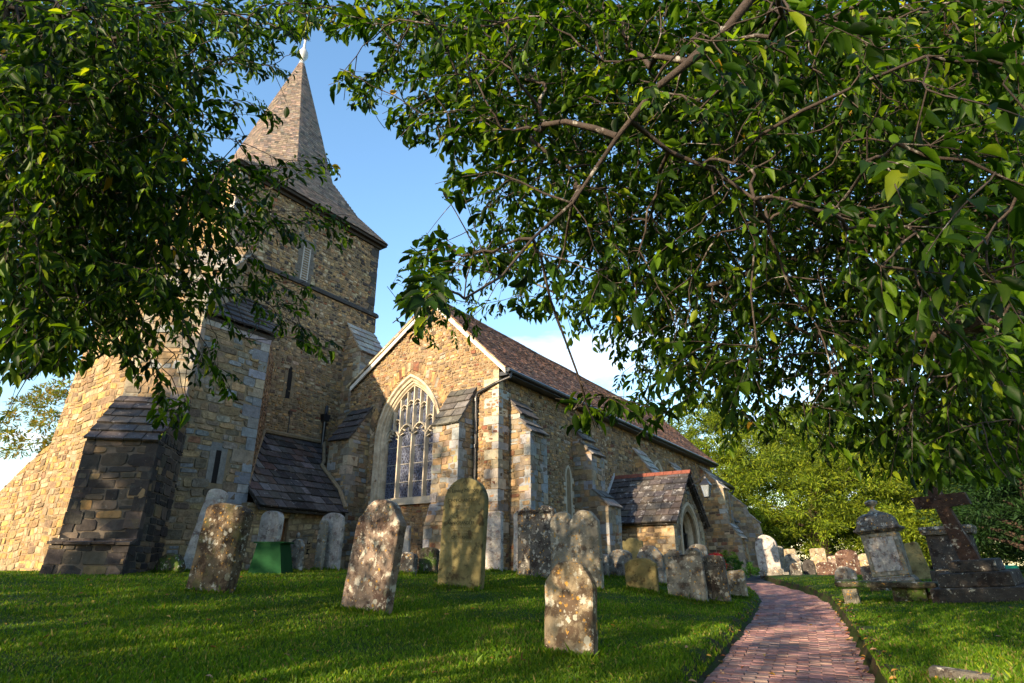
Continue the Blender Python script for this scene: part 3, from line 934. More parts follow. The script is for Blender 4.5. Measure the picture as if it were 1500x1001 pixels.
    gt.tube([(XW - .1, es[0] - .045, es[1] - .06), (NL + .25, es[0] - .045, es[1] - .06)], .062, 8)
    gt.box((XW, es[0] + .0, es[1] - .16), (NL + .2, YS, es[1] - .05))
    gut = gt.build('gutter', M['black_iron'], nave)
    dp = MB()
    gy = es[0] - .04
    dp.tube([(XW + .06, gy, es[1] - .1), (XW + .02, gy, es[1] - .24), (XW - .06, YS + .05, es[1] - .36), (XW - .09, YS + .62, es[1] - .55), (XW - .09, YS + .70, es[1] - .66), (XW - .09, YS + .70, GB)], .042, 10)
    for z in (4.3, 3.0, 1.7, .5): dp.tube([(XW - .09, YS + .7, z), (XW - .09, YS + .7, z + .09)], .055, 10)
    dp.build('downpipe', M['black_iron'], nave)
build_nave()
# west buttresses of the nave (square to the west wall)
buttress(nave, Vector((XW, 10.38, 0)), (-1, 0, 0), .86, [(.92, GB), (.92, .95), (.72, 1.55), (.72, 3.62), (.0, 4.72)], PAL_TURRET, PAL_BLUE, 31, ncap=5, cap_mat='slate', hr=(.11, .22), wr=(.16, .4))
buttress(nave, Vector((XW, 14.52, 0)), (-1, 0, 0), .86, [(.95, GB), (.95, .8), (.8, 1.25), (.8, 3.62), (.0, 4.72)], PAL_TURRET, PAL_QUOIN, 37, ncap=5, cap_mat='slate', cap_pal=PAL_SLATE, hr=(.10, .2), wr=(.16, .4))
# south buttresses
buttress(nave, Vector((14.07, YS, 0)), (0, -1, 0), .84, [(.67, GB), (.67, 3.42), (.34, 3.80), (.34, 3.95), (.0, 4.40)], PAL_TURRET, PAL_BLUE, 41, ncap=2, hr=(.11, .22), wr=(.16, .4))
buttress(nave, Vector((17.74, YS, 0)), (0, -1, 0), .86, [(1.15, GB), (1.15, 1.72), (.67, 2.22), (.67, 3.34), (.34, 3.72), (.34, 3.86), (.0, 4.30)], PAL_TURRET, PAL_BLUE, 43, ncap=2, hr=(.11, .22), wr=(.16, .4))
buttress(nave, Vector((22.85, YS, 0)), (0, -1, 0), .95, [(.75, GB), (.75, 3.30), (.0, 4.35)], PAL_NAVE, PAL_QUOIN, 45, ncap=4, cap_pal=PAL_CAPL, hr=(.12, .22), wr=(.16, .4))
buttress(nave, Vector((26.9, YS, 0)), (0, -1, 0), .95, [(.75, GB), (.75, 3.35), (.0, 4.35)], PAL_NAVE, PAL_QUOIN, 47, ncap=4, cap_pal=PAL_CAPL, hr=(.12, .22), wr=(.16, .4))
buttress(nave, Vector((31.4, YS, 0)), (0, -1, 0), 1.0, [(1.75, GB), (1.60, 1.25), (1.15, 1.9), (1.05, 3.6), (.0, 4.75)], PAL_NAVE, PAL_QUOIN, 49, ncap=4, cap_pal=PAL_CAPL, hr=(.12, .22), wr=(.16, .4))

# ------------------------------------------------------------------ chancel
chancel = empty('chancel', (NL, YS, GB), 'lower chancel beyond the nave with a dark eave and black downpipe', 'building')
def build_chancel():
    x0, x1, y0 = NL, 37.3, 9.55
    b = MB()
    b.prism([(x0, y0, GB), (x1, y0, GB), (x1, y0, 4.4), (x0, y0, 4.4)], (0, .7, 0))
    masonry(b, Vector((0, y0, 0)), X, Z, -Yv, [[(x0, GB), (x1, GB), (x1, 4.36), (x0, 4.36)]], PAL_TURRET, (.12, .24), (.2, .5), seed=61)
    b.prism([(x1 - .7, y0 + .7, GB), (x1 - .7, 14.4, GB), (x1 - .7, 14.4, 4.4), (x1 - .7, 12, 6.3), (x1 - .7, y0 + .7, 4.45)], (.69, 0, 0))
    b.build('wall', [M['mortar'], M['rubble']], chancel)
    r = MB()
    ey, ez = y0 - .3, 4.36
    ya, za = 12.0, 6.55
    L = math.hypot(ya - ey, za - ez); B = Vector((0, ya - ey, za - ez)) / L
    slabs(r, Vector((x0 - .05, ey, ez)), X, B, Vector((0, -B.z, B.y)), lambda t: 0, lambda t: x1 - x0 + .4, L, 14, PAL_SLATE + [((.12, .08, .06), 3)], (.22, .42), .03, 62, .45)
    B2 = Vector((0, -B.y, B.z))
    slabs(r, Vector((x0 - .05, 2 * ya - ey, ez)), X, B2, Vector((0, B2.z, -B2.y)), lambda t: 0, lambda t: x1 - x0 + .4, L, 12, PAL_SLATE, (.3, .5), .03, 63, .45)
    r.prism([(x0, ey + .06, ez - .02), (x0, ya, za - .05), (x0, 2 * ya - ey, ez - .02), (x0, 2 * ya - ey, ez - .1), (x0, ya, za - .15), (x0, ey + .06, ez - .1)], (x1 - x0 + .2, 0, 0), (.04, .035, .03))
    r.build('roof', M['slate_lichen'], chancel)
    g = MB(); g.tube([(x0, ey - .04, ez - .06), (x1 + .35, ey - .04, ez - .06)], .06, 8)
    g.box((x0, ey + .02, ez - .15), (x1 + .3, y0, ez - .06))
    g.build('gutter', M['black_iron'], chancel)
    d = MB(); d.tube([(x1 + .2, ey - .04, ez - .1), (x1 + .1, ey, ez - .3), (x1 - .55, y0 - .12, ez - .48), (x1 - .62, y0 - .12, ez - .65), (x1 - .62, y0 - .12, GB)], .05, 8)
    d.build('downpipe', M['black_iron'], chancel)
build_chancel()
buttress(chancel, Vector((37.2, 9.65, 0)), (.55, -.83, 0), .8, [(2.3, GB), (2.2, .9), (1.75, 1.5), (1.6, 2.3), (1.1, 2.8), (.95, 3.2), (.0, 4.0)], PAL_TURRET, PAL_QUOIN, 65, ncap=3, cap_pal=PAL_CAPL, hr=(.14, .26), wr=(.2, .5))
buttress(chancel, Vector((34.6, 9.55, 0)), (0, -1, 0), .8, [(.9, GB), (.9, 2.2), (.0, 3.3)], PAL_TURRET, PAL_QUOIN, 67, ncap=3, hr=(.14, .26), wr=(.2, .5))

# ------------------------------------------------------------------ porch
porch = empty('porch', (20.5, 7.6, GB), 'small gabled porch with stone slate roof, red ridge tiles and pointed doorway', 'porch')
def build_porch():
    xc, hw, yf, yb = 20.5, 1.5, 6.62, YS
    ze, za = 1.45, 2.86
    b = MB()
    for s in (-1, 1):
        b.box((min(xc + s * hw, xc + s * (hw - .35)), yf + .35, GB), (max(xc + s * hw, xc + s * (hw - .35)), yb - .02, ze))
    # front wall in two halves round the arch
    a, h, zs = .66, .78, .92
    for s in (-1, 1):
        pts = [(xc + s * hw, yf, GB), (xc + s * a, yf, GB), (xc + s * a, yf, zs)] + [(xc - s * q, yf, zs + z) for q, z in arch_curve(a, h, 8)[:9]][1:] + [(xc, yf, za - .06), (xc + s * hw, yf, ze)]
        pts = [(xc + s * hw, yf, GB), (xc + s * a, yf, GB)] + [(xc + s * (-q), yf, zs + z) for q, z in arch_curve(a, h, 8)[:9]] + [(xc, yf, za - .06), (xc + s * hw, yf, ze)]
        b.prism(pts, (0, .35, 0))
    def hole(u, v):
        q = abs(u - xc)
        return q < a + .24 and v < zs + (arch_z(a + .24, h + .26, q) if v > zs else 0)
    masonry(b, Vector((0, yf, 0)), X, Z, -Yv, [[(xc - hw, GB), (xc + hw, GB), (xc + hw, ze), (xc - hw, ze)], [(xc - hw, ze), (xc + hw, ze), (xc, za - .06)]], PAL_TURRET, (.10, .2), (.14, .36), holes=hole, seed=71)
    masonry(b, Vector((xc - hw, 0, 0)), -Yv, Z, -X, [[(-yb + .02, GB), (-yf, GB), (-yf, ze), (-yb + .02, ze)]], PAL_NAVE + [((.45, .33, .18), 4)], (.08, .16), (.12, .3), seed=72)
    masonry(b, Vector((xc + hw, 0, 0)), Yv, Z, X, [[(yf, GB), (yb, GB), (yb, ze), (yf, ze)]], PAL_NAVE, (.1, .2), (.14, .36), seed=73)
    b.build('wall', [M['mortar'], M['rubble']], porch)
    q = MB()
    R = random.Random(4); z = GB; k = 0
    while z < ze - .05:
        hh = min(R.uniform(.22, .34), ze - z)
        for s in (-1, 1):
            l1 = .4 if k % 2 else .22; l2 = .22 if k % 2 else .4
            c = pick([((.38, .30, .18), 2), ((.32, .27, .18), 2), ((.28, .25, .2), 1)], R)
            x0 = xc + s * (hw + .02); x1 = xc + s * (hw - l1)
            q.box((min(x0, x1), yf - .02, z + .005), (max(x0, x1), yf + .1, z + hh - .005), c)
            x1 = xc + s * (hw - .1)
            q.box((min(x0, x1), yf + .1, z + .005), (max(x0, x1), yf + l2, z + hh - .005), c)
        z += hh; k += 1
    q.build('quoins', M['ashlar'], porch)
    w = MB()
    arch_loft(w, Vector((xc, yf, 0)), X, -Yv, [(a + .26, h + .30, -.02), (a + .26, h + .30, .05), (a + .17, h + .2, .05), (a + .13, h + .15, -.02), (a + .10, h + .12, -.02), (a + .04, h + .05, -.09), (a, h, -.10), (a - .03, h - .03, -.2), (a - .03, h - .03, -.34)], zs, GB, n=12)
    w.build('arch', M['dressed'], porch)
    r = MB(); R = random.Random(6)
    ex, ez, ra, rz = hw + .24, ze - .20, 0, za + .12
    L = math.hypot(ex, rz - ez)
    for s in (-1, 1):
        B = Vector((-s * ex, 0, rz - ez)) / L
        O = Vector((xc + s * ex, yb - .02 if s < 0 else yf - .22, ez))
        T = -Yv if s < 0 else Yv
        Wn = Vector((s * (rz - ez), 0, ex)) / L
        slabs(r, O, T, B, Wn, lambda t: 0, lambda t: yb - yf + .20, L, 8, PAL_SLATE, (.26, .52), .045, 74 + s, .4, .015)
    r.prism([(xc - ex + .06, yf - .16, ez + .02), (xc, yf - .16, rz - .02), (xc + ex - .06, yf - .16, ez + .02), (xc + ex - .1, yf - .16, ez - .05), (xc, yf - .16, rz - .13), (xc - ex + .1, yf - .16, ez - .05)], (0, yb - yf + .1, 0), (.04, .035, .03))
    roof = r.build('roof', M['slate_lichen'], porch)
    t = MB(); y = yf - .24
    while y < yb - .05:
        e = min(y + .31, yb)
        c = (.34, .075, .03) if R.random() > .3 else (.26, .09, .05)
        t.prism([(xc - .13, y, rz - .06), (xc, y, rz + .075), (xc + .13, y, rz - .06), (xc, y, rz + .03)], (0, e - y - .012, 0), c)
        y = e
    ro = t.build('ridge_tiles', M['red_ridge'], roof); ro.location = (0, 0, 0)
    f = MB()
    f.prism([(xc - ex - .02, yb - .06, ez + .10), (xc - .1, yb - .06, rz + .16), (xc - .1, yb - .06, rz + .04), (xc - ex + .06, yb - .06, ez + .02)], (0, .06, 0))
    f.build('flashing', M['lead'], porch)
    dr = MB()
    dr.box((xc - hw + .35, yb - .12, GB), (xc + hw - .35, yb - .02, 1.7))
    dr.build('inner_door', M['dark_wood'], porch)
    g = MB()   # iron gate leaves in the arch
    for i in range(5):
        x = xc + .14 + i * .11
        g.tube([(x, yf + .28, GB + .1), (x, yf + .28, 1.02)], .011, 6)
    for z in (-.2, .5, .98): g.box((xc + .1, yf + .27, z), (xc + .62, yf + .29, z + .03))
    g.box((xc + .08, yf + .265, GB + .1), (xc + .11, yf + .295, 1.05))
    g.build('gate', M['black_iron'], porch)
build_porch()

# ------------------------------------------------------------------ tower
TX0, TX1, TY0, TY1 = 8.6, 14.85, 16.2, 21.7
tower = empty('church_tower', (11.7, 19, GB), 'tall square stone tower with a splayed shingled spire', 'tower')
def build_tower():
    b = MB()
    b.box((TX0, TY0, GB), (TX1, TY1, 9.0))
    e = .07
    b.box((TX0 + e, TY0 + e, 9.0), (TX1 - e, TY1 - e, 12.15))
    def hs(u, v):
        if abs(u - 11.50) < .25 and 9.0 < v < 10.5: return True
        if abs(u - 11.44) < .10 and 4.95 < v < 6.1: return True
        return False
    O = Vector((0, TY0, 0))
    masonry(b, O, X, Z, -Yv, [[(TX0, .5), (TX1, .5), (TX1, 6.4), (TX0, 6.4)]], PAL_NAVE[:6] + [((.20, .14, .085), 4)], (.06, .14), (.08, .30), holes=hs, seed=81)
    masonry(b, O, X, Z, -Yv, [[(TX0, 6.4), (TX1, 6.4), (TX1, 8.93), (TX0, 8.93)]], PAL_TOWER + [((.40, .26, .12), 3)], (.065, .14), (.08, .24), holes=hs, seed=82)
    masonry(b, O + Yv * e, X, Z, -Yv, [[(TX0 + e, 9.1), (TX1 - e, 9.1), (TX1 - e, 12.1), (TX0 + e, 12.1)]], PAL_TOWER, (.07, .15), (.08, .24), holes=hs, seed=83, warp=.04)
    masonry(b, Vector((TX0, 0, 0)), -Yv, Z, -X, [[(-TY1, 5.5), (-TY0, 5.5), (-TY0, 8.93), (-TY1, 8.93)]], PAL_GOLD, (.10, .18), (.14, .36), seed=84)
    masonry(b, Vector((TX0 + e, 0, 0)), -Yv, Z, -X, [[(-TY1 + e, 9.1), (-TY0 - e, 9.1), (-TY0 - e, 12.1), (-TY1 + e, 12.1)]], PAL_GOLD, (.10, .18), (.14, .36), seed=85)
    b.build('wall', [M['mortar'], M['rubble']], tower)
    q = MB()
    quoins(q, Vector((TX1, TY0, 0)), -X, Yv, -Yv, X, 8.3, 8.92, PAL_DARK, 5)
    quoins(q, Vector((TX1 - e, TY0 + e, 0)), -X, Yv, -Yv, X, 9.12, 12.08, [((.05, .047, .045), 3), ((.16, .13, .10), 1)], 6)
    quoins(q, Vector((TX0 + e, TY0 + e, 0)), X, Yv, -Yv, -X, 9.12, 12.08, PAL_QUOIN, 7)
    q.build('quoins', M['ashlar'], tower)
    s = MB()
    o = .09
    for (a, c) in (((TX0 - o, TY0 - o), (TX1 + o, TY0 + .1)), ((TX0 - o, TY1 - .1), (TX1 + o, TY1 + o))):
        s.prism([(a[0], a[1], 8.93), (a[0], a[1], 9.03), (a[0], (a[1] + c[1]) / 2, 9.13), (a[0], c[1], 9.13), (a[0], c[1], 8.93)] if a[1] < TY0 else [(a[0], a[1], 8.93), (a[0], a[1], 9.13), (a[0], c[1], 9.05), (a[0], c[1], 8.93)], (c[0] - a[0], 0, 0), (.045, .042, .04))
    for (x0, x1) in ((TX0 - o + .001, TX0 + .1), (TX1 - .1, TX1 + o - .001)):
        s.box((x0, TY0 + .1, 8.93), (x1, TY1 - .1, 9.10), (.045, .042, .04))
    s.build('string_course', M['ashlar'], tower)
    # louvred belfry opening
    w = MB(); O = Vector((11.5, TY0 + e, 0)); R = random.Random(2)
    z = 9.14
    while z < 10.6:
        hh = R.uniform(.2, .36)
        for sg in (-1, 1):
            l_ = R.uniform(.12, .26)
            w.obox(O, X, Z, -Yv, min(sg * .16, sg * (.16 + l_)), max(sg * .16, sg * (.16 + l_)), z, z + hh - .012, -.2, .02, (.12, .11, .095))
        z += hh
    w.obox(O, X, Z, -Yv, -.34, .34, 10.45, 10.72, -.2, .025, (.13, .12, .10))
    fo = w.build('belfry_opening', M['ashlar'], tower)
    l = MB(); z = 9.17
    l.obox(O, X, Z, -Yv, -.155, -.115, 9.14, 10.44, -.02, .03)
    l.obox(O, X, Z, -Yv, .115, .155, 9.14, 10.44, -.02, .03)
    while z < 10.40:
        l.hexa([O + X * -.115 - Yv * -.06 + Z * (z + .09), O + X * .115 - Yv * -.06 + Z * (z + .09), O + X * .115 - Yv * -.08 + Z * (z + .105), O + X * -.115 - Yv * -.08 + Z * (z + .105),
                O + X * -.115 - Yv * .028 + Z * (z), O + X * .115 - Yv * .028 + Z * (z), O + X * .115 - Yv * .028 + Z * (z + .028), O + X * -.115 - Yv * .028 + Z * (z + .028)])
        z += .092
    lo = l.build('louvre', M['louvre'], fo); lo.location = (0, 0, 0)
    # slit
    w = MB(); O = Vector((11.44, TY0, 0))
    for sg in (-1, 1):
        w.obox(O, X, Z, -Yv, min(sg * .085, sg * .20), max(sg * .085, sg * .20), 4.98, 5.9, -.3, .018, (.20, .15, .09))
    arch_loft(w, O, X, -Yv, [(.20, .26, .018), (.085, .14, .018), (.085, .14, -.25)], 5.9, 5.88, (.22, .16, .10), n=6)
    fo = w.build('slit_window', M['ashlar'], tower)
    g = MB(); g.obox(O, X, Z, -Yv, -.09, .09, 4.96, 6.06, -.012, .004)
    po = g.build('opening', M['dark_inside'], fo); po.location = (0, 0, 0)
    h = MB()
    h.prism([(12.78, TY0 - .02, 4.72), (13.06, TY0 - .02, 4.72), (13.0, TY0 - .02, 4.50), (12.84, TY0 - .02, 4.50)], (0, -.2, 0))
    h.tube([(12.92, TY0 - .12, 4.52), (12.92, TY0 - .12, 3.5)], .055, 10)
    h.tube([(13.0, TY0 - .05, 5.05), (12.95, TY0 - .1, 4.75)], .05, 8)
    h.build('downpipe', M['black_iron'], tower)
    c = MB()
    c.tube([(11.62, TY0 - .03, 4.55), (11.62, TY0 - .03, 3.62), (12.6, TY0 - .03, 3.74)], .014, 6)
    c.box((11.56, TY0 - .06, 4.5), (11.68, TY0 - .01, 4.6))
    c.build('conduit', M['black_iron'], tower)
    # eaves
    f = MB()
    o = .16
    f.box((TX0 - o, TY0 - o, 12.02), (TX1 + o, TY1 + o, 12.11))
    f.box((TX0 - .02, TY0 - .02, 11.90), (TX1 + .02, TY1 + .02, 12.02))
    f.build('eave', M['dark_wood'], tower)
    # spire: octagon above, splayed to the square eaves
    cx, cy = (TX0 + TX1) / 2 + .12, (TY0 + TY1) / 2 - .05
    sp = MB()
    zk, k, zt = 14.05, 2.0, 20.55
    kk = k * math.tan(math.pi / 8)
    oc = [(-kk, -k), (kk, -k), (k, -kk), (k, kk), (kk, k), (-kk, k), (-k, kk), (-k, -kk)]
    top = [(a * .045, b_ * .045) for a, b_ in oc]
    def facet(A, B_, C, D, n, wr, seed, th=.014):
        """A, B_ lower edge ends, D, C upper (D above A)"""
        A, B_, C, D = map(Vector, (A, B_, C, D))
        T = (B_ - A).normalized()
        mid = (C + D) / 2 - A
        Bv = mid - T * mid.dot(T); L = Bv.length; Bv /= L
        Wn = T.cross(Bv)
        if Wn.z < 0: Wn = -Wn
        uD = (D - A).dot(T); uC = (C - A).dot(T); w = (B_ - A).length
        sp.add([A - Wn * .03, B_ - Wn * .03, C - Wn * .03, D - Wn * .03], [(0, 1, 2, 3)], (.06, .05, .045))
        slabs(sp, A, T, Bv, Wn, lambda t: uD * t, lambda t: w + (uC - w) * t, L, n, PAL_SHING, wr, th, seed, .55, .008)
    for i in range(8):
        j = (i + 1) % 8
        A = (cx + oc[i][0], cy + oc[i][1], zk); B_ = (cx + oc[j][0], cy + oc[j][1], zk)
        D = (cx + top[i][0], cy + top[i][1], zt); C = (cx + top[j][0], cy + top[j][1], zt)
        facet(A, B_, C, D, 60, (.10, .20), 90 + i)
    ez = 12.13
    o = .20
    sq = {'SW': (TX0 - o, TY0 - o), 'SE': (TX1 + o, TY0 - o), 'NE': (TX1 + o, TY1 + o), 'NW': (TX0 - o, TY1 + o)}
    # intermediate ring of the splay
    zi = 12.95
    def lerp(a, b_, t): return (a[0] + (b_[0] - a[0]) * t, a[1] + (b_[1] - a[1]) * t)
    side = [('SW', 'SE', 0, 1), ('SE', 'NE', 2, 3), ('NE', 'NW', 4, 5), ('NW', 'SW', 6, 7)]
    for n_, (c0, c1, i, j) in enumerate(side):
        p0 = (cx + oc[i][0], cy + oc[i][1]); p1 = (cx + oc[j][0], cy + oc[j][1])
        m0 = lerp(sq[c0], p0, .56); m1 = lerp(sq[c1], p1, .56)
        facet((*sq[c0], ez), (*sq[c1], ez), (*m1, zi), (*m0, zi), 14, (.12, .22), 100 + n_)
        facet((*m0, zi), (*m1, zi), (*p1, zk), (*p0, zk), 11, (.12, .22), 104 + n_)
    for n_, (c0, i, j) in enumerate((('SE', 1, 2), ('NE', 3, 4), ('NW', 5, 6), ('SW', 7, 0))):
        p0 = (cx + oc[i][0], cy + oc[i][1]); p1 = (cx + oc[j][0], cy + oc[j][1])
        m0 = lerp(sq[c0], p0, .56); m1 = lerp(sq[c0], p1, .56)
        facet((*m0, zi), (*m1, zi), (*p1, zk), (*p0, zk), 11, (.12, .22), 110 + n_)
        sp.add([(*sq[c0], ez + .01), (*m0, zi), (*m1, zi)], [(0, 1, 2)], (.22, .18, .14))
    sp.build('spire', M['shingle'], tower)
    fi = MB()
    fi.lathe([(.12, 0), (.13, .08), (.085, .22), (.12, .34), (.19, .46), (.215, .60), (.19, .74), (.12, .86), (.06, 1.0), (.045, 1.3), (.07, 1.42), (.03, 1.55), (.02, 1.7)], (cx, cy, zt - .12), 16)
    fo = fi.build('finial', M['lead'], tower, smooth=True)
    v = MB()
    v.tube([(cx, cy, zt + 1.5), (cx, cy, zt + 2.9)], .018, 6)
    v.lathe([(.01, 0), (.09, .06), (.09, .14), (.01, .2)], (cx, cy, zt + 1.85), 8)
    v.lathe([(.01, 0), (.06, .04), (.01, .1)], (cx, cy, zt + 2.85), 8)
    v.build('weathervane', M['black_iron'], tower)
    fl = MB()
    z0 = zt + 2.25
    d = Vector((.85, -.5, 0)).normalized(); n = Vector((d.y, -d.x, 0))
    P = [(-.0, 0), (.32, .02), (.62, -.10), (.46, .12), (.66, .22), (.34, .30), (0, .30)]
    fl.prism([Vector((cx, cy, z0)) + d * a + Z * b_ for a, b_ in P], n * .015)
    fl.build('vane_flag', M['gilt'], tower)
build_tower()
buttress(tower, Vector((14.18, TY0, 0)), (0, -1, 0), 1.25, [(.82, GB), (.82, 7.05), (.0, 8.25)], PAL_TURRET, [((.36, .33, .26), 3), ((.42, .36, .27), 2), ((.26, .22, .17), 1)], 120, ncap=5, cap_pal=PAL_CAPL, hr=(.12, .24), wr=(.16, .42))
dg = (-.7071, -.7071, 0)
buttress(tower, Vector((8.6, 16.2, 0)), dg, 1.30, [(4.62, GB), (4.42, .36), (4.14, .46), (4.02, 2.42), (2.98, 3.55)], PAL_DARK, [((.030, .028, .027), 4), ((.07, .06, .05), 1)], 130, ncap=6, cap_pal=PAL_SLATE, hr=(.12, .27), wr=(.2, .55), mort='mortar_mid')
buttress(tower, Vector((8.6, 16.2, 0)), dg, 1.28, [(2.96, 3.25), (2.72, 6.3), (1.45, 7.4), (1.45, 7.62), (-.5, 9.2)], PAL_TURRET, PAL_QUOIN, 140, ncap=6, cap_pal=PAL_CAPL, hr=(.15, .28), wr=(.25, .55))

def build_west_rake():
    b = MB()
    P = [(16.0, GB), (28, GB), (28, .7), (23.5, 2.13), (21.94, 2.83), (20.62, 3.29), (20.16, 5.38), (19.7, 7.3), (18.6, 8.3), (16.0, 8.3)]
    b.prism([(7.0, y, z) for y, z in P], (1.6, 0, 0))
    W0 = Vector((7.0, 0, 0))
    polys = [[(-20.62, GB), (-16.0, GB), (-16.0, 3.29), (-20.62, 3.29)], [(-20.62, 3.29), (-16.0, 3.29), (-16.0, 5.38), (-20.16, 5.38)], [(-20.16, 5.38), (-16, 5.38), (-16, 7.3), (-19.7, 7.3)], [(-19.7, 7.3), (-16, 7.3), (-16, 8.3), (-18.6, 8.3)],
             [(-21.94, GB), (-20.62, GB), (-20.62, 3.29), (-21.94, 2.83)], [(-23.5, GB), (-21.94, GB), (-21.94, 2.83), (-23.5, 2.13)], [(-28, GB), (-23.5, GB), (-23.5, 2.13), (-28, .7)]]
    for i, p in enumerate(polys):
        masonry(b, W0, -Yv, Z, -X, [p], PAL_GOLD, (.11, .22), (.18, .5), seed=150 + i, warp=.035)
    b.build('west_wall', [M['mortar'], M['rubble']], tower)
build_west_rake()

turret = empty('stair_turret', (8.4, 15, GB), 'stone stair turret with pale blue grey corner blocks between big buttress and lean-to', 'turret')
def build_turret():
    b = MB()
    zt = 5.9
    plan = [(7.0, 14.0), (9.12, 14.0), (10.78, 16.18), (7.0, 16.18)]
    b.prism([(x, y, GB) for x, y in plan], (0, 0, zt - GB))
    b.prism([(7.0, 14.0, zt), (7.0, 16.18, zt), (7.0, 16.18, 7.6)], (2.1, 0, 0))
    def hs(u, v): return abs(u - 8.2) < .24 and 1.75 < v < 2.85
    masonry(b, Vector((0, 14.0, 0)), X, Z, -Yv, [[(7.0, GB), (9.12, GB), (9.12, zt), (7.0, zt)]], PAL_TURRET, (.11, .24), (.2, .55), holes=hs, seed=160, warp=.02)
    d = Vector((1.66, 2.18, 0)); L = d.length; d /= L; n = Vector((d.y, -d.x, 0))
    masonry(b, Vector((9.12, 14.0, 0)), d, Z, n, [[(.05, GB), (L, GB), (L, zt), (.05, zt)]], [((.20, .12, .07), 4), ((.28, .18, .10), 3), ((.13, .10, .07), 2)], (.08, .16), (.12, .3), seed=161)
    masonry(b, Vector((7.0, 0, 0)), -Yv, Z, -X, [[(-16.18, GB), (-14.0, GB), (-14.0, zt), (-16.18, zt)]], PAL_TURRET, (.11, .24), (.2, .5), seed=162)
    b.build('wall', [M['mortar'], M['rubble']], turret)
    q = MB(); R = random.Random(7)
    z = GB; k = 0
    while z < zt - .3:
        hh = min(R.uniform(.2, .34), zt - z); l = R.uniform(.42, .62) if k % 2 else R.uniform(.24, .34)
        q.hexa([Vector(p) + Z * zz for zz in (z + .007, z + hh - .007) for p in ((9.13, 13.975, 0), (9.13, 14.1, 0), (9.13 - l, 14.1, 0), (9.13 - l, 13.975, 0))], pick(PAL_BLUE, R))
        z += hh; k += 1
    q.build('quoins', M['ashlar'], turret)
    w = MB()
    for sg in (-1, 1): w.obox(Vector((8.2, 14, 0)), X, Z, -Yv, min(sg * .07, sg * .22), max(sg * .07, sg * .22), 1.84, 2.62, -.05, .015, (.20, .19, .17))
    w.obox(Vector((8.2, 14, 0)), X, Z, -Yv, -.22, .22, 2.62, 2.80, -.05, .016, (.17, .17, .16))
    w.build('window_jamb', M['ashlar'], turret)
    w = MB(); w.obox(Vector((8.2, 14, 0)), X, Z, -Yv, -.072, .072, 1.84, 2.62, -.02, .004)
    w.build('slit_window', M['dark_inside'], turret)
    r = MB()
    ey, ez = 13.82, 5.86
    ty, tz = 16.18, 7.72
    L = math.hypot(ty - ey, tz - ez); B = Vector((0, ty - ey, tz - ez)) / L
    slabs(r, Vector((6.9, ey, ez)), X, B, Vector((0, -B.z, B.y)), lambda t: 0, lambda t: 2.35 + .9 * t, L, 7, PAL_SLATE, (.3, .5), .05, 163, .4)
    r.prism([(6.95, ey + .1, ez - .02), (9.2, ey + .1, ez - .02), (10.1, ty, tz - .05), (6.95, ty, tz - .05)], (0, .02, -.08), (.05, .045, .04))
    r.build('roof', M['slate'], turret)
    c = MB()
    for i in range(5):
        c.box((7.1 + i * .41, 13.96, 5.62), (7.5 + i * .41, 14.1, 5.84), (.36 - .02 * i, .33 - .02 * i, .28))
    c.build('cornice', M['ashlar'], turret)
build_turret()

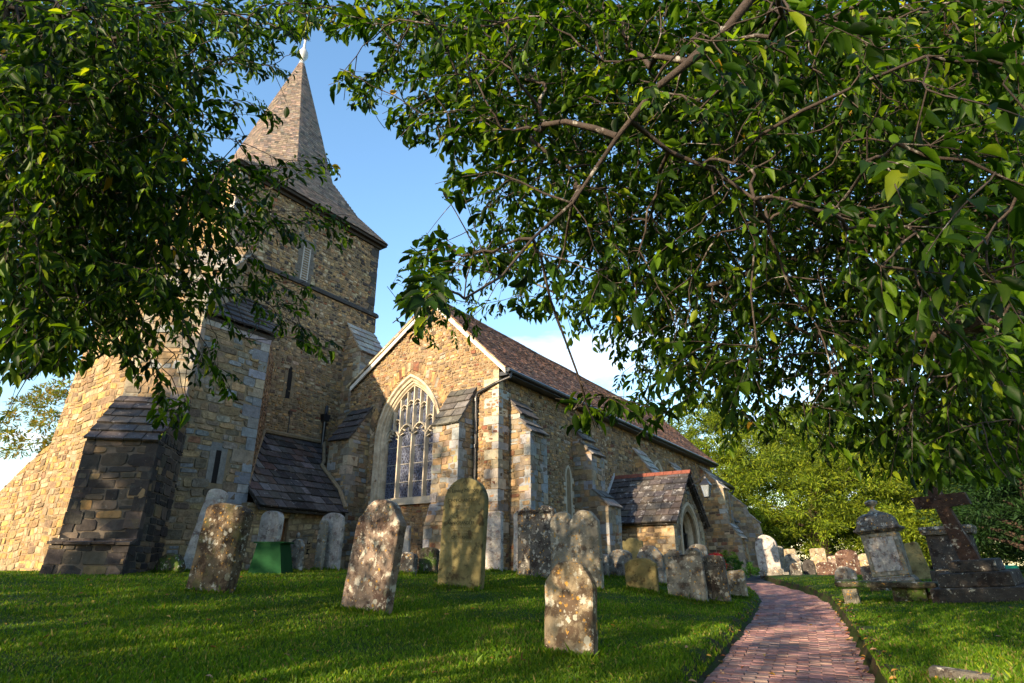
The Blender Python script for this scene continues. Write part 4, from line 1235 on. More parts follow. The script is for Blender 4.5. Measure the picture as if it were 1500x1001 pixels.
lobby = empty('lean_to_porch', (10.6, 14.5, GB), 'low lean-to with a dark stone slate roof and brown door beside the tower', 'lean-to')
def build_lobby():
    b = MB()
    yf = 13.74
    dx0, dx1, dz = 9.62, 10.24, 1.16
    b.box((9.0, yf, GB), (dx0, yf + .3, 1.45)); b.box((dx1, yf, GB), (12.0, yf + .3, 1.45)); b.box((dx0, yf, dz), (dx1, yf + .3, 1.45))
    b.prism([(11.65, yf + .3, GB), (11.65, 16.1, GB), (11.65, 16.1, 3.4), (11.65, yf + .3, 1.5)], (.35, 0, 0))
    def hs(u, v): return (dx0 - .02 < u < dx1 + .02 and v < dz) or (abs(u - 10.95) < .06 and .25 < v < .62)
    masonry(b, Vector((0, yf, 0)), X, Z, -Yv, [[(9.0, GB), (12.0, GB), (12.0, 1.44), (9.0, 1.44)]], [((.34, .25, .13), 4), ((.28, .20, .12), 3), ((.22, .2, .16), 1), ((.40, .32, .2), 2)], (.10, .18), (.14, .4), holes=hs, seed=170)
    masonry(b, Vector((12.0, 0, 0)), Yv, Z, X, [[(yf, GB), (16, GB), (16, 3.3), (yf, 1.5)]], PAL_NAVE, (.10, .18), (.14, .4), seed=171)
    b.build('wall', [M['mortar'], M['rubble']], lobby)
    d = MB()
    for i in range(5):
        w = (dx1 - dx0) / 5
        d.box((dx0 + i * w + .003, yf + .12, GB), (dx0 + (i + 1) * w - .003, yf + .17, dz))
    d.build('door', M['wood_door'], lobby)
    v = MB(); v.box((10.90, yf - .004, .27), (11.0, yf + .01, .6)); v.build('vent', M['dark_inside'], lobby)
    r = MB()
    ey, ez, ty, tz = 13.38, 1.34, 16.16, 3.74
    L = math.hypot(ty - ey, tz - ez); B = Vector((0, ty - ey, tz - ez)) / L
    Lf = lambda t: -.02 + max(0, (t - .22)) / .78 * 1.75
    Rf = lambda t: 2.72 + .35 * min(1, t / .25) + (.9 * max(0, (t - .62)) / .38)
    slabs(r, Vector((9.12, ey, ez)), X, B, Vector((0, -B.z, B.y)), Lf, Rf, L, 11, PAL_SLATE + [((.085, .055, .045), 4), ((.11, .10, .095), 1.5), ((.03, .027, .026), 2)], (.20, .42), .042, 172, .4, .018)
    r.prism([(9.14, ey + .06, ez - .01), (11.85, ey + .06, ez - .01), (12.15, 14.1, 1.9), (12.15, 15.1, 2.8), (13, ty, tz - .05), (10.8, ty, tz - .05), (9.14, 14.0, 1.83)], (0, .02, -.06), (.04, .035, .03))
    r.build('roof', M['slate'], lobby)
    c = MB(); R = random.Random(3)
    # mortar fillets where the roof meets the walls
    def fil(pts, r0):
        c.tube(pts, r0, 6, (.20, .17, .13))
    fil([(9.1, 14.0, 1.93), (9.9, 15.05, 2.85), (10.78, 16.15, 3.82)], .055)
    fil([(10.78, 16.15, 3.82), (13.0, 16.15, 3.82)], .07)
    fil([(13.0, 16.1, 3.8), (12.35, 15.2, 3.02), (12.12, 15.0, 2.85), (12.12, 14.1, 2.08), (11.85, 13.45, 1.5)], .06)
    c.build('mortar_fillet', M['mortar'], lobby)
build_lobby()

# ------------------------------------------------------------------ gravestones
def outline(kind, w, h, R):
    a = w / 2
    P = []
    def arc(cx, cz, r, t0, t1, n):
        return [(cx + r * math.cos(math.radians(t0 + (t1 - t0) * i / n)), cz + r * math.sin(math.radians(t0 + (t1 - t0) * i / n))) for i in range(n + 1)]
    if kind == 'round':
        P = [(a, 0), (a, h - a * .55)] + [(a * math.cos(t), h - a * .55 + a * .55 * math.sin(t)) for t in np.linspace(.15, math.pi - .15, 12)] + [(-a, h - a * .55), (-a, 0)]
    elif kind == 'full':
        P = [(a, 0), (a, h - a)] + arc(0, h - a, a, 8, 172, 14) + [(-a, h - a), (-a, 0)]
    elif kind == 'seg':
        k = a * .35
        P = [(a, 0), (a, h - k)] + [(a * math.cos(t), h - k + k * math.sin(t)) for t in np.linspace(.3, math.pi - .3, 10)] + [(-a, h - k), (-a, 0)]
    elif kind == 'shoulder':
        sh = h - a * .78
        P = [(a, 0), (a, sh - .03), (a * .96, sh + .02), (a * .84, sh + .06), (a * .74, sh + .11)] + [(a * .70 * math.cos(t), sh + .10 + (a * .78 - .10) * math.sin(t)) for t in np.linspace(.2, math.pi - .2, 12)] + [(-a * .74, sh + .11), (-a * .84, sh + .06), (-a * .96, sh + .02), (-a, sh - .03), (-a, 0)]
    elif kind == 'ogee':
        z0 = h - a * .42
        P = [(a, 0), (a, z0 + .02), (a * .9, z0 + .05), (a * .72, z0 + .03)] + [(a * .62 * math.cos(t), z0 + .04 + (a * .42 - .04) * math.sin(t)) for t in np.linspace(.1, math.pi - .1, 10)] + [(-a * .72, z0 + .03), (-a * .9, z0 + .05), (-a, z0 + .02), (-a, 0)]
    elif kind == 'gothic':
        P = [(a, 0), (a, h - a * 1.15)] + [(s, h - a * 1.15 + z) for s, z in arch_curve(a, a * 1.15, 7)[::-1]][1:-1] + [(-a, h - a * 1.15), (-a, 0)]
    elif kind == 'flat':
        P = [(a, 0), (a, h - .05), (a * .8, h), (0, h - .01), (-a * .7, h - .02), (-a, h - .06), (-a, 0)]
    elif kind == 'camber':
        P = [(a, 0), (a, h * .84), (a * .86, h * .86), (a * .6, h * .96), (a * .25, h), (-a * .25, h), (-a * .6, h * .96), (-a * .86, h * .87), (-a, h * .84), (-a, 0)]
    elif kind == 'double':
        P = [(a, 0), (a, h - .08)] + arc(a * .52, h - a * .46, a * .46, 12, 160, 8) + arc(-a * .5, h - a * .5, a * .46, 20, 168, 8) + [(-a, h - .1), (-a, 0)]
    elif kind == 'broken':
        P = [(a, 0), (a * .95, h * .6), (a * .6, h * .85), (a * .1, h), (-a * .5, h * .93), (-a * .9, h * .6), (-a, 0)]
    # resample and roughen
    out = []
    for i in range(len(P)):
        p, q = P[i], P[(i + 1) % len(P)]
        L = math.hypot(q[0] - p[0], q[1] - p[1])
        n = max(1, int(L / .07)) if i < len(P) - 1 else 1
        for k in range(n):
            x = p[0] + (q[0] - p[0]) * k / n; z = p[1] + (q[1] - p[1]) * k / n
            if z > .01 and i < len(P) - 1:
                x += R.uniform(-1, 1) * .004; z += R.uniform(-1, 1) * .004
                nz_ = noise.noise(Vector((x * 3 + w * 9, z * 3, h * 7)))
                x += .008 * nz_; z += .008 * nz_
            out.append((x, z))
    return out
def stone_mesh(name, P, th, mat, parent=None, bev=.014):
    """slab with eased edges; local x across, y thickness, z up; foot sunk a little"""
    mb = MB(); n = len(P)
    cx = sum(p[0] for p in P) / n; cz = sum(p[1] for p in P) / n
    def ins(k):
        o = []
        for i in range(n):
            a = P[i - 1]; b = P[(i + 1) % n]
            tx, tz = b[0] - a[0], b[1] - a[1]; l = math.hypot(tx, tz) or 1
            nx, nz_ = -tz / l, tx / l        # inward for counter-clockwise
            o.append((P[i][0] + nx * k, max(P[i][1] + nz_ * k, P[0][1])))
        return o
    Pi = ins(bev)
    rings = [[(x, -th / 2, z) for x, z in Pi], [(x, -th / 2 + bev, z) for x, z in P], [(x, th / 2 - bev, z) for x, z in P], [(x, th / 2, z) for x, z in Pi]]
    V = [p for r in rings for p in r]
    V = [(x, y, z if z > .02 else -.35) for x, y, z in V]
    F = [tuple(range(n)), tuple(range(4 * n - 1, 3 * n - 1, -1))]
    for r in range(3):
        for i in range(n):
            j = (i + 1) % n
            F.append((r * n + i, (r + 1) * n + i, (r + 1) * n + j, r * n + j))
    mb.add(V, F)
    return mb.build(name, mat, parent)
GN = 0
FEET = []
def grave(px0, px1, ptop, pbase, kind, mat, label, th=.11, yaw=0, side=0, back=0, group='gravestones standing on the lawn', base_at=None, wmul=1, name='gravestone'):
    """headstone whose foot stands where the photograph shows it; yaw turns it from facing due west"""
    global GN
    GN += 1
    R = random.Random(GN * 13)
    xc = (px0 + px1) / 2
    g = base_at if base_at is not None else ghit(xc, pbase)
    if base_at is None:          # keep the foot clear of the church walls
        hd = hdir(xc, pbase); D = math.hypot(g.x, g.y)
        def inside(D):
            x, y = hd.x * D, hd.y * D
            return (y > 12.9 and x > 6.5) or (x > 12.0 and y > 8.9) or (x > 13 and y > 7.9 and xc > 740) or (x > 18.2 and y > 6.2)
        while inside(D): D -= .05
        g = Vector((hd.x * D, hd.y * D, gz(hd.x * D, hd.y * D)))
    d = math.hypot(g.x, g.y)
    rt = hdir(xc, ptop) * d
    h = (rt.z - g.z)
    az = math.atan2(g.y, g.x)
    e0 = hdir(px0, (ptop + pbase) / 2); e1 = hdir(px1, (ptop + pbase) / 2)
    ang = abs(math.atan2(e0.y, e0.x) - math.atan2(e1.y, e1.x))
    app = ang * d
    th_ = az - math.radians(yaw)           # angle between line of sight and the stone's axis
    w = max(.2, (app - th * abs(math.sin(th_))) / abs(math.cos(th_))) * wmul
    o = stone_mesh(name, outline(kind, w, h, R), th, G[mat])
    o.location = g
    FEET.append((g.x, g.y, w, math.radians(yaw - 90)))
    # local -y is the face; face west = rotate so -y -> -x
    o.rotation_euler = (math.radians(back), math.radians(side), math.radians(yaw - 90))
    tag(o, label, 'gravestone', group)
    return o, w, h
# left of the church
grave(258, 300, 713, 839, 'round', 'white', 'tall pale white headstone leaning right behind the dark brown leaning stone', .16, 44, 9, -4, wmul=.8)
grave(270, 345, 737, 868, 'seg', 'brown', 'thick dark brown headstone leaning right with orange lichen round its foot', .22, 14, 7, 0)
grave(222, 268, 810, 840, 'broken', 'moss', 'low mossy stump of a headstone tilted beside the tall white stone', .2, 20, 22, 0)
grave(369, 405, 748, 829, 'round', 'white', 'pale rounded headstone in front of the brown lean-to door', .15, 6, 3, 0)
st = grave(420, 444, 790, 828, 'shoulder', 'grey', 'small grey headstone with a knob on top beside the green box', .12, 4, 0, 0)
k = MB(); k.lathe([(.035, 0), (.03, .03), (.055, .06), (.06, .10), (.04, .14), (.02, .17)], (0, 0, st[2] - .015), 10)
ko = k.build('finial', G['grey'], None, smooth=True); ko.parent = st[0]
grave(462, 498, 751, 834, 'round', 'white', 'tall white rounded headstone standing right of the lean-to porch', .13, 8, 1, 0)
grave(459, 474, 762, 828, 'round', 'streak', 'grey headstone edge showing behind the tall white rounded stone', .12, 8, 2, 0)
grave(497, 573, 731, 897, 'shoulder', 'pink', 'large pinkish headstone with rounded head and orange lichen at its foot, nearest left', .17, 4, 6, -3)
grave(583, 600, 770, 828, 'flat', 'white', 'narrow pale headstone against the wall under the west window', .10, 5, 0, 0)
grave(566, 584, 766, 828, 'flat', 'streak', 'narrow streaked headstone close behind the large pinkish stone', .10, 5, 0, 0)
grave(574, 611, 809, 842, 'seg', 'dark', 'low dark rounded headstone right behind the large pinkish stone', .16, 8, 0, 0)
grave(612, 642, 802, 841, 'seg', 'moss', 'low mossy headstone touching the left edge of the tall inscribed stone', .14, 6, 2, 0)
big = grave(640, 708, 700, 862, 'full', 'olive', 'tall smooth olive headstone with round top and carved names', .16, 3, 1.5, -2)
grave(708, 737, 749, 838, 'flat', 'white', 'pale square topped headstone right of the tall inscribed stone', .14, 4, 0, 0)
grave(752, 792, 745, 842, 'round', 'white', 'pale headstone half hidden behind the dark lichened double stone', .12, 4, 0, 0)
grave(758, 817, 741, 848, 'double', 'dark', 'wide dark headstone with twin humps and a pale patch in its middle', .15, 3, 0, 0)
grave(808, 845, 750, 856, 'shoulder', 'streak', 'left stone of the tall streaked grey pair', .12, 3, 0, 0)
grave(838, 885, 747, 862, 'shoulder', 'streak', 'right stone of the tall streaked grey pair with yellow lichen on top', .14, 3, -1, 0)
grave(797, 876, 822, 962, 'shoulder', 'stained', 'weathered headstone with dark stained middle standing nearest the camera', .13, 2, 0, -3)
# beside the porch
grave(874, 894, 812, 846, 'round', 'grey', 'small grey headstone left of the rounded lichened stone near the porch', .12, 3, 0, 0)
grave(893, 928, 805, 847, 'round', 'grey', 'squat rounded headstone with pale lichen in front of the porch side wall', .14, 3, 0, 0)
grave(914, 945, 788, 838, 'ogee', 'olive', 'olive headstone with wavy top closest to the porch side wall', .12, 3, 0, 0)
grave(937, 978, 799, 855, 'shoulder', 'grey', 'leaning grey headstone behind the brown stone with sloping shoulders', .14, 3, -5, 0)
grave(917, 966, 818, 866, 'camber', 'olive', 'plain brown headstone with sloping shoulders in the middle of the lawn', .10, 2, -1, 0)
grave(974, 992, 812, 856, 'round', 'streak', 'headstone edge hidden behind the wide lichen encrusted stone', .12, 2, 0, 0)
grave(980, 1038, 803, 880, 'double', 'grey', 'wide lichen encrusted headstone with uneven carved top near the porch door', .13, 4, -2, 0)
grave(1014, 1042, 797, 856, 'round', 'grey', 'rounded headstone rising behind the two lichened stones by the porch', .12, 2, 0, 0)
grave(1031, 1072, 813, 884, 'seg', 'dark', 'speckled dark headstone tilted left of the small stone by the path', .13, 4, -3, 0)
grave(1066, 1097, 835, 876, 'flat', 'gold', 'small headstone with pale corner at the left edge of the brick path', .12, 5, -3, 0)
# far side of the path
def far(px, py, D):
    r = hdir(px, py) * D
    return Vector((r.x, r.y, gz(r.x, r.y)))
FG = 'gravestones beyond the brick path'
def fgrave(px0, px1, ptop, D, *a, **k):
    k.setdefault('group', FG)
    return grave(px0, px1, ptop, 840, *a, base_at=far((px0 + px1) / 2, 840, D), **k)
wg, ww, wh_ = fgrave(1113, 1147, 783, 27.5, 'gothic', 'white', 'tall white pointed headstone on a stone plinth beside the dark path', .2, 0, -3, 0)
p = MB(); p.box((-ww * .75, -.35, 0), (ww * .85, .35, .10)); p.box((-ww * .6, -.22, .10), (ww * .62, .22, .22))
po = p.build('plinth', G['grey']); po.parent = wg
fgrave(1139, 1153, 800, 29, 'round', 'streak', 'plain grey headstone just right of the tall white pointed stone', .25, 0)
fgrave(1149, 1171, 804, 33, 'flat', 'gold', 'sunlit square headstone behind the round grey ones', .14, 0)
fgrave(1150, 1176, 811, 30, 'full', 'grey', 'round topped grey headstone in front of the sunlit square one', .14, 0)
fgrave(1158, 1176, 824, 26, 'full', 'dark', 'small dark round stone in front of the round topped grey headstone', .12, 0)
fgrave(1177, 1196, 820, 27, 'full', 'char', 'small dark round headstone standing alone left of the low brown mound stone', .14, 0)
fgrave(1191, 1215, 803, 34, 'flat', 'gold', 'sunlit golden headstone with leaf shadows under the yew', .14, 0)
fgrave(1197, 1227, 823, 26, 'seg', 'rust', 'low wide brown headstone with a curved top', .2, 4)
fgrave(1216, 1233, 814, 32, 'flat', 'pink', 'sunlit pale headstone left of the lichen spotted round stone', .14, 0)
fgrave(1229, 1263, 805, 27, 'round', 'rust', 'reddish headstone with round lichen spots left of the tomb', .16, 2, -4)
fgrave(1258, 1287, 811, 31, 'round', 'gold', 'sunlit pale headstone directly left of the urn topped tomb', .14, 0)
fgrave(1221, 1255, 830, 21, 'broken', 'grey', 'small speckled grey headstone with a broken top on open grass', .12, 4)
fgrave(1262, 1290, 828, 19.5, 'flat', 'dark', 'small dark square headstone against the foot of the tomb', .12, 4)
fgrave(1326, 1366, 795, 20, 'flat', 'olive', 'plain olive slab leaning behind the right side of the tomb', .14, -8, -11)
fgrave(1372, 1392, 800, 30, 'flat', 'gold', 'sunlit orange slab between the olive slab and the dark pedestal', .2, -10, -4)
# names on the tall smooth stone
def inscription():
    st, w, h = big
    def line(txt, size, z, depth=.0):
        cu = bpy.data.curves.new('inscription', 'FONT')
        cu.body = txt; cu.size = size; cu.align_x = 'CENTER'; cu.extrude = .0015
        o = bpy.data.objects.new('inscription', cu)
        col.objects.link(o)
        dg_ = bpy.context.evaluated_depsgraph_get()
        me = bpy.data.meshes.new_from_object(o.evaluated_get(dg_))
        bpy.data.objects.remove(o)
        no = bpy.data.objects.new('inscription', me)
        me.materials.clear(); me.materials.append(M['ins_dark' if depth else 'ins_pale'])
        col.objects.link(no); no.parent = st
        no.location = (-.02, -.0815, z); no.rotation_euler = (math.pi / 2, 0, 0)
    M['ins_dark'] = surface('blackened_lettering', (.035, .035, .02), .9, .3, 20, [], 0)
    M['ins_pale'] = surface('worn_lettering', (.26, .225, .125), .9, .4, 20, [], 0)
    s = h / 1.66
    line('In Loving Memory', .085 * s, h * .86, 1)
    line('OF', .04 * s, h * .82)
    line('JOHN CHANDLER', .072 * s, h * .77, 1)
    z = h * .735
    R = random.Random(4)
    for t in ('WHO DIED', 'AGED 72 YEARS', 'ALSO OF'):
        line(t, .042 * s, z); z -= .045 * s
    z = h * .56
    line('ANN CHANDLER', .068 * s, z, 1); z -= .045 * s
    for t in ('WIFE OF THE ABOVE', 'WHO DIED', 'AGED 80 YEARS'):
        line(t, .040 * s, z); z -= .043 * s
    line('CATHERINE', .062 * s, h * .43, 1)
    for t, q in (('DAUGHTER OF THE ABOVE', .40), ('AT REST', .375)):
        line(t, .038 * s, h * q)
inscription()

# ------------------------------------------------------------------ monuments on the right
def monument(name, loc, label, cat, yaw=0, tilt=(0, 0)):
    e = bpy.data.objects.new(name, None); e.location = loc; e.empty_display_size = .3
    e.rotation_euler = (math.radians(tilt[0]), math.radians(tilt[1]), math.radians(yaw))
    col.objects.link(e); tag(e, label, cat)
    return e
def blk(mb, w, d, z0, z1, taper=0, bev=.015, c=(.5, .5, .5)):
    rings = [(w / 2 - bev, d / 2 - bev, z0), (w / 2, d / 2, z0 + bev), (w / 2 - taper, d / 2 - taper, z1 - bev), (w / 2 - taper - bev, d / 2 - taper - bev, z1)]
    V = []
    for a, b, z in rings: V += [(-a, -b, z), (a, -b, z), (a, b, z), (-a, b, z)]
    F = [(3, 2, 1, 0), (12, 13, 14, 15)]
    for r in range(3):
        for i in range(4):
            j = (i + 1) % 4
            F.append((r * 4 + i, r * 4 + j, (r + 1) * 4 + j, (r + 1) * 4 + i))
    mb.add(V, F, c)
def tomb():
    c = far(1311, 845, 16.5)
    hgt = (hdir(1294, 729) * math.hypot(c.x, c.y)).z - c.z
    s = hgt / 2.2
    t = monument('pedestal_tomb', c + Vector((0, 0, -.03)), 'tall grey pedestal tomb with a carved panel, domed cap and urn', 'tomb', -90 - 6, (0, -5.5))
    t.scale = (.80, .80, 1)
    m = MB(); blk(m, 1.30 * s, 1.0 * s, -.3, .20 * s); o = m.build('base', G['moss']); o.parent = t
    m = MB(); blk(m, 1.22 * s, .95 * s, .205 * s, .29 * s, .03 * s); blk(m, 1.12 * s, .86 * s, .29 * s, .34 * s, .03 * s); o = m.build('plinth', G['grey']); o.parent = t
    m = MB(); blk(m, .98 * s, .76 * s, .345 * s, 1.36 * s)
    for sg in (-1, 1):
        m.box((sg * .46 * s - .045 * s, -.41 * s, .36 * s), (sg * .46 * s + .045 * s, -.37 * s, 1.35 * s))
    m.box((-.42 * s, -.405 * s, .36 * s), (.42 * s, -.375 * s, .43 * s)); m.box((-.42 * s, -.405 * s, 1.28 * s), (.42 * s, -.375 * s, 1.35 * s))
    o = m.build('pedestal', G['streak']); o.parent = t
    m = MB(); m.box((-.38 * s, -.40 * s, .46 * s), (.38 * s, -.37 * s, 1.25 * s))
    for i in range(9):
        R = random.Random(i); a = R.uniform(.2, .32) * s
        m.box((-a, -.404 * s, (.62 + i * .065) * s), (a, -.399 * s, (.64 + i * .065) * s))
    o = m.build('panel', G['white']); o.parent = t
    m = MB(); blk(m, 1.12 * s, .90 * s, 1.37 * s, 1.42 * s, -.04 * s); blk(m, 1.30 * s, 1.06 * s, 1.42 * s, 1.49 * s); blk(m, 1.2 * s, .96 * s, 1.49 * s, 1.54 * s, .04 * s)
    prev = None
    for (w, z) in ((1.08, 1.54), (1.06, 1.62), (.98, 1.72), (.84, 1.80), (.62, 1.85), (.40, 1.87)):
        if prev: 
            (w0, z0) = prev
            V = []
            for ww_, zz in ((w0, z0), (w, z)):
                a, b = ww_ * s / 2, (ww_ - .22) * s / 2
                V += [(-a, -b, zz * s), (a, -b, zz * s), (a, b, zz * s), (-a, b, zz * s)]
            m.add(V, [(0, 1, 5, 4), (1, 2, 6, 5), (2, 3, 7, 6), (3, 0, 4, 7), (4, 5, 6, 7)])
        prev = (w, z)
    o = m.build('cap', G['dark']); o.parent = t
    m = MB(); m.lathe([(.20 * s, 0), (.17 * s, .04 * s), (.08 * s, .08 * s), (.05 * s, .13 * s), (.09 * s, .17 * s), (.17 * s, .22 * s), (.20 * s, .27 * s), (.19 * s, .29 * s), (.14 * s, .31 * s), (.04 * s, .34 * s)], (0, 0, 1.86 * s), 16)
    o = m.build('urn', G['streak'], smooth=False); o.parent = t
tomb()
def ledger():
    c = far(1300, 868, 13.4)
    t = monument('ledger_tomb', c, 'long flat lichened ledger slab raised on a short fluted stone leg', 'tomb', -90 - 4, (0, 0))
    m = MB(); blk(m, 1.55, .62, .24, .34, 0, .02); o = m.build('slab', G['moss']); o.parent = t
    m = MB()
    for i in range(7): m.tube([(-.66 + i * .035, -.22, -.3), (-.66 + i * .035, -.22, .17)], .02, 6)
    m.box((-.70, -.24, -.3), (-.42, -.05, -.0)); m.box((-.68, -.21, -.3), (-.44, -.05, .235))
    o = m.build('leg', G['streak']); o.parent = t; o.rotation_euler = (0, math.radians(-3), 0)
    m = MB(); m.box((.1, -.2, -.3), (.6, .2, .235)); o = m.build('support', G['moss']); o.parent = t
ledger()
def cross():
    c = far(1437, 862, 13.0)
    H = (hdir(1400, 700) * math.hypot(c.x, c.y)).z - c.z
    s = H / 2.15
    t = monument('cross_monument', c, 'dark stone cross leaning left on three stepped blocks', 'monument', -90 - 14, (3, -3))
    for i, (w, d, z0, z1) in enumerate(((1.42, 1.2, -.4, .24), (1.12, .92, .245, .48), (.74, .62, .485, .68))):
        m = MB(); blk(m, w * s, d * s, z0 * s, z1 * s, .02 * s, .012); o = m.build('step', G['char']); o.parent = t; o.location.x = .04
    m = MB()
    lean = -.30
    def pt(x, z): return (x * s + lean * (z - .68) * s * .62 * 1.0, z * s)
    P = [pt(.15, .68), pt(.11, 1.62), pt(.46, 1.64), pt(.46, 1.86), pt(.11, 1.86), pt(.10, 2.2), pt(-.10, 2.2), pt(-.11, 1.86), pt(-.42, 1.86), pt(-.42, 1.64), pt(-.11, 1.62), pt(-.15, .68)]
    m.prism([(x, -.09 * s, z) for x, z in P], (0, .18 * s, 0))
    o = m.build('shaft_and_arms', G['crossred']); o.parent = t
cross()
def pedestal():
    c = far(1408, 845, 17)
    t = monument('pedestal_monument', c, 'square dark pedestal behind the leaning cross', 'monument', -98, (0, -2))
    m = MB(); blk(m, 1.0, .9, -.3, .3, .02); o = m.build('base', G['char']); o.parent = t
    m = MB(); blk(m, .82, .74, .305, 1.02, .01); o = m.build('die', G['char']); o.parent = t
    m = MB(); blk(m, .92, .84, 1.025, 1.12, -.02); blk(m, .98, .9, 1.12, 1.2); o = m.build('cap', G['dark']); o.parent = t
    c = far(1381, 852, 13.5)
    m = MB(); blk(m, .55, .5, -.3, .10, .01); o = m.build('low_kerb_stone', G['moss']); o.location = c; o.rotation_euler = (0, 0, math.radians(-96)); tag(o, 'low mossy block lying between the ledger and the cross steps', 'stone')
pedestal()
def small_things():
    # green tapered box on the lawn
    c = ghit(397, 836); c = c if c.y < 11.4 else far(397, 836, 11.4 / math.sin(math.atan2(hdir(397, 836).y, hdir(397, 836).x))); d = math.hypot(c.x, c.y)
    s = d * .0629 / .55
    m = MB()
    for lid in (0,):
        w, dd, h = .46 * s, .34 * s, .36 * s
        tp = .34
        V = [(-w / 2, -dd / 2, -.1), (w / 2, -dd / 2, -.1), (w / 2, dd / 2, -.1), (-w / 2, dd / 2, -.1), (-w / 2 + tp * .5 * w, -dd / 2 + .02, h), (w / 2 - tp * w * .5, -dd / 2 + .02, h), (w / 2 - tp * w * .5, dd / 2 - .05, h), (-w / 2 + tp * w * .5, dd / 2 - .05, h)]
        m.hexa(V)
    m.box((-w / 2 * .84 - .01, -dd / 2 + .005, h + .001), (w / 2 * .84 + .01, dd / 2 - .04, h + .03))
    o = m.build('green_box', M['green_metal']); o.location = c; o.rotation_euler = (0, 0, math.radians(-62))
    tag(o, 'dark green tapered box standing on the lawn before the lean-to', 'box')
    # far green bin at the right
    c = far(1482, 840, 22)
    m = MB(); m.lathe([(.17, -.1), (.19, .26), (.20, .28), (.12, .31)], (0, 0, 0), 12)
    o = m.build('green_bin', surface('teal_plastic', (.01, .20, .13), .4, .1, 6, [], 0)); o.location = c
    tag(o, 'small teal green tub on the grass at the far right', 'tub')
    # stub of a carved stone at the lower right
    c = ghit(1410, 998)
    s = 1.0
    m = MB(); blk(m, .40, .16, -.25, .07, .01, .012)
    for i in range(7): m.box((-.17 + i * .05, -.085, -.2), (-.145 + i * .05, -.07, .05))
    o = m.build('footstone', G['dark']); o.location = c; o.rotation_euler = (0, math.radians(4), math.radians(-100)); tag(o, 'low fluted stone stub in the grass at the lower right corner', 'stone')
    # red flowers and shrubs by the porch
small_things()

# ------------------------------------------------------------------ lantern on the porch gable
def lantern():
    D = 21.3
    top = hdir(1022, 697) * D; bot = hdir(1020, 730) * D
    c = Vector((top.x, 6.42 - .62, 0))
    x, y = 20.62, 5.95
    dd = math.hypot(x, y)
    zt = (hdir(*proj(Vector((x, y, 2.5)))) * dd).z
    L = empty('wall_lantern', (x, y, 2.2), 'black framed glass lantern held out from the porch gable on a bracket', 'lantern')
    zb = 2.14
    m = MB(); m.tube([(20.5, 6.62, 2.55), (20.55, 6.2, 2.62), (x, y, 2.86), (x, y, 2.82)], .013, 6)
    m.tube([(20.5, 6.6, 2.35), (x - .02, y + .1, 2.8)], .010, 6)
    m.build('bracket', M['black_iron'], L)
    m = MB()
    m.lathe([(.24, 0), (.22, .03), (.12, .13), (.10, .15), (.11, .17), (.05, .22), (.03, .28), (.045, .31), (.01, .36)], (x, y, zb + .38), 4, sq=True)
    m.lathe([(.10, 0), (.13, .02), (.12, .03)], (x, y, zb - .03), 4, sq=True)
    for k in range(4):
        a = math.pi / 4 + k * math.pi / 2
        m.tube([(x + .11 * math.cos(a), y + .11 * math.sin(a), zb), (x + .205 * math.cos(a), y + .205 * math.sin(a), zb + .38)], .012, 6)
    m.build('frame', M['black_iron'], L)
    m = MB(); m.lathe([(.105, 0), (.195, .375)], (x, y, zb), 4, sq=True); m.build('glass', M['lamp_glass'], L)
    m = MB(); m.lathe([(.03, 0), (.045, .05), (.04, .13), (.02, .16)], (x, y, zb + .08), 8); m.build('bulb', surface('frosted_bulb', (.8, .8, .78), .4, .05, 5, [], 0), L)
lantern()

# ------------------------------------------------------------------ cherry trees
LEAF_T = np.array([(0, 0, 0), (-.16, .22, .03), (.16, .22, .03), (-.20, .50, .035), (.20, .50, .035), (-.11, .80, .0), (.11, .80, .0), (0, 1, -.10), (0, .35, -.02), (0, .7, -.05)], float)
LEAF_F = [(0, 8, 1), (0, 2, 8), (1, 8, 3), (8, 2, 4), (3, 8, 9, 5), (8, 4, 6, 9), (5, 9, 7), (9, 6, 7)]
def leaves_mesh(name, P, D, Nn, S, C, parent, curl=.15):
    P = np.asarray(P); D = np.asarray(D); Nn = np.asarray(Nn); S = np.asarray(S)
    D = D / np.linalg.norm(D, axis=1)[:, None]
    sd = np.cross(D, Nn); sd /= np.linalg.norm(sd, axis=1)[:, None] + 1e-9
    nn = np.cross(sd, D)
    T = LEAF_T[None].repeat(len(P), 0).copy()
    cu = NR.uniform(-.05, curl * 2, len(P))
    T[:, :, 2] -= cu[:, None] * T[:, :, 1] ** 2
    T[:, :, 2] += np.abs(T[:, :, 0]) * NR.uniform(.2, .9, len(P))[:, None]
    T[:, :, 0] *= NR.uniform(.8, 1.25, len(P))[:, None]
    T[:, :, 0] += NR.uniform(-.12, .12, len(P))[:, None] * T[:, :, 1] ** 2
    S = S * NR.uniform(.75, 1.12, len(P))
    V = P[:, None] + S[:, None, None] * (T[:, :, 0:1] * sd[:, None] + T[:, :, 1:2] * D[:, None] + T[:, :, 2:3] * nn[:, None])
    return np_mesh(name, V, 10, LEAF_F, C, M['leaf'], parent)

def leaf_cols(n, warm=0.0):
    g = np.array([(.013, .036, .003), (.026, .062, .004), (.062, .118, .006), (.006, .018, .002), (.14, .19, .010)])
    k = NR.choice(5, n, p=[.31, .26, .22, .17, .04])
    c = g[k] * NR.uniform(.75, 1.25, (n, 1))
    y = NR.random(n) < .002 + warm
    c[y] = np.array([(.40, .24, .02)]) * NR.uniform(.5, 1.1, (y.sum(), 1))
    return c

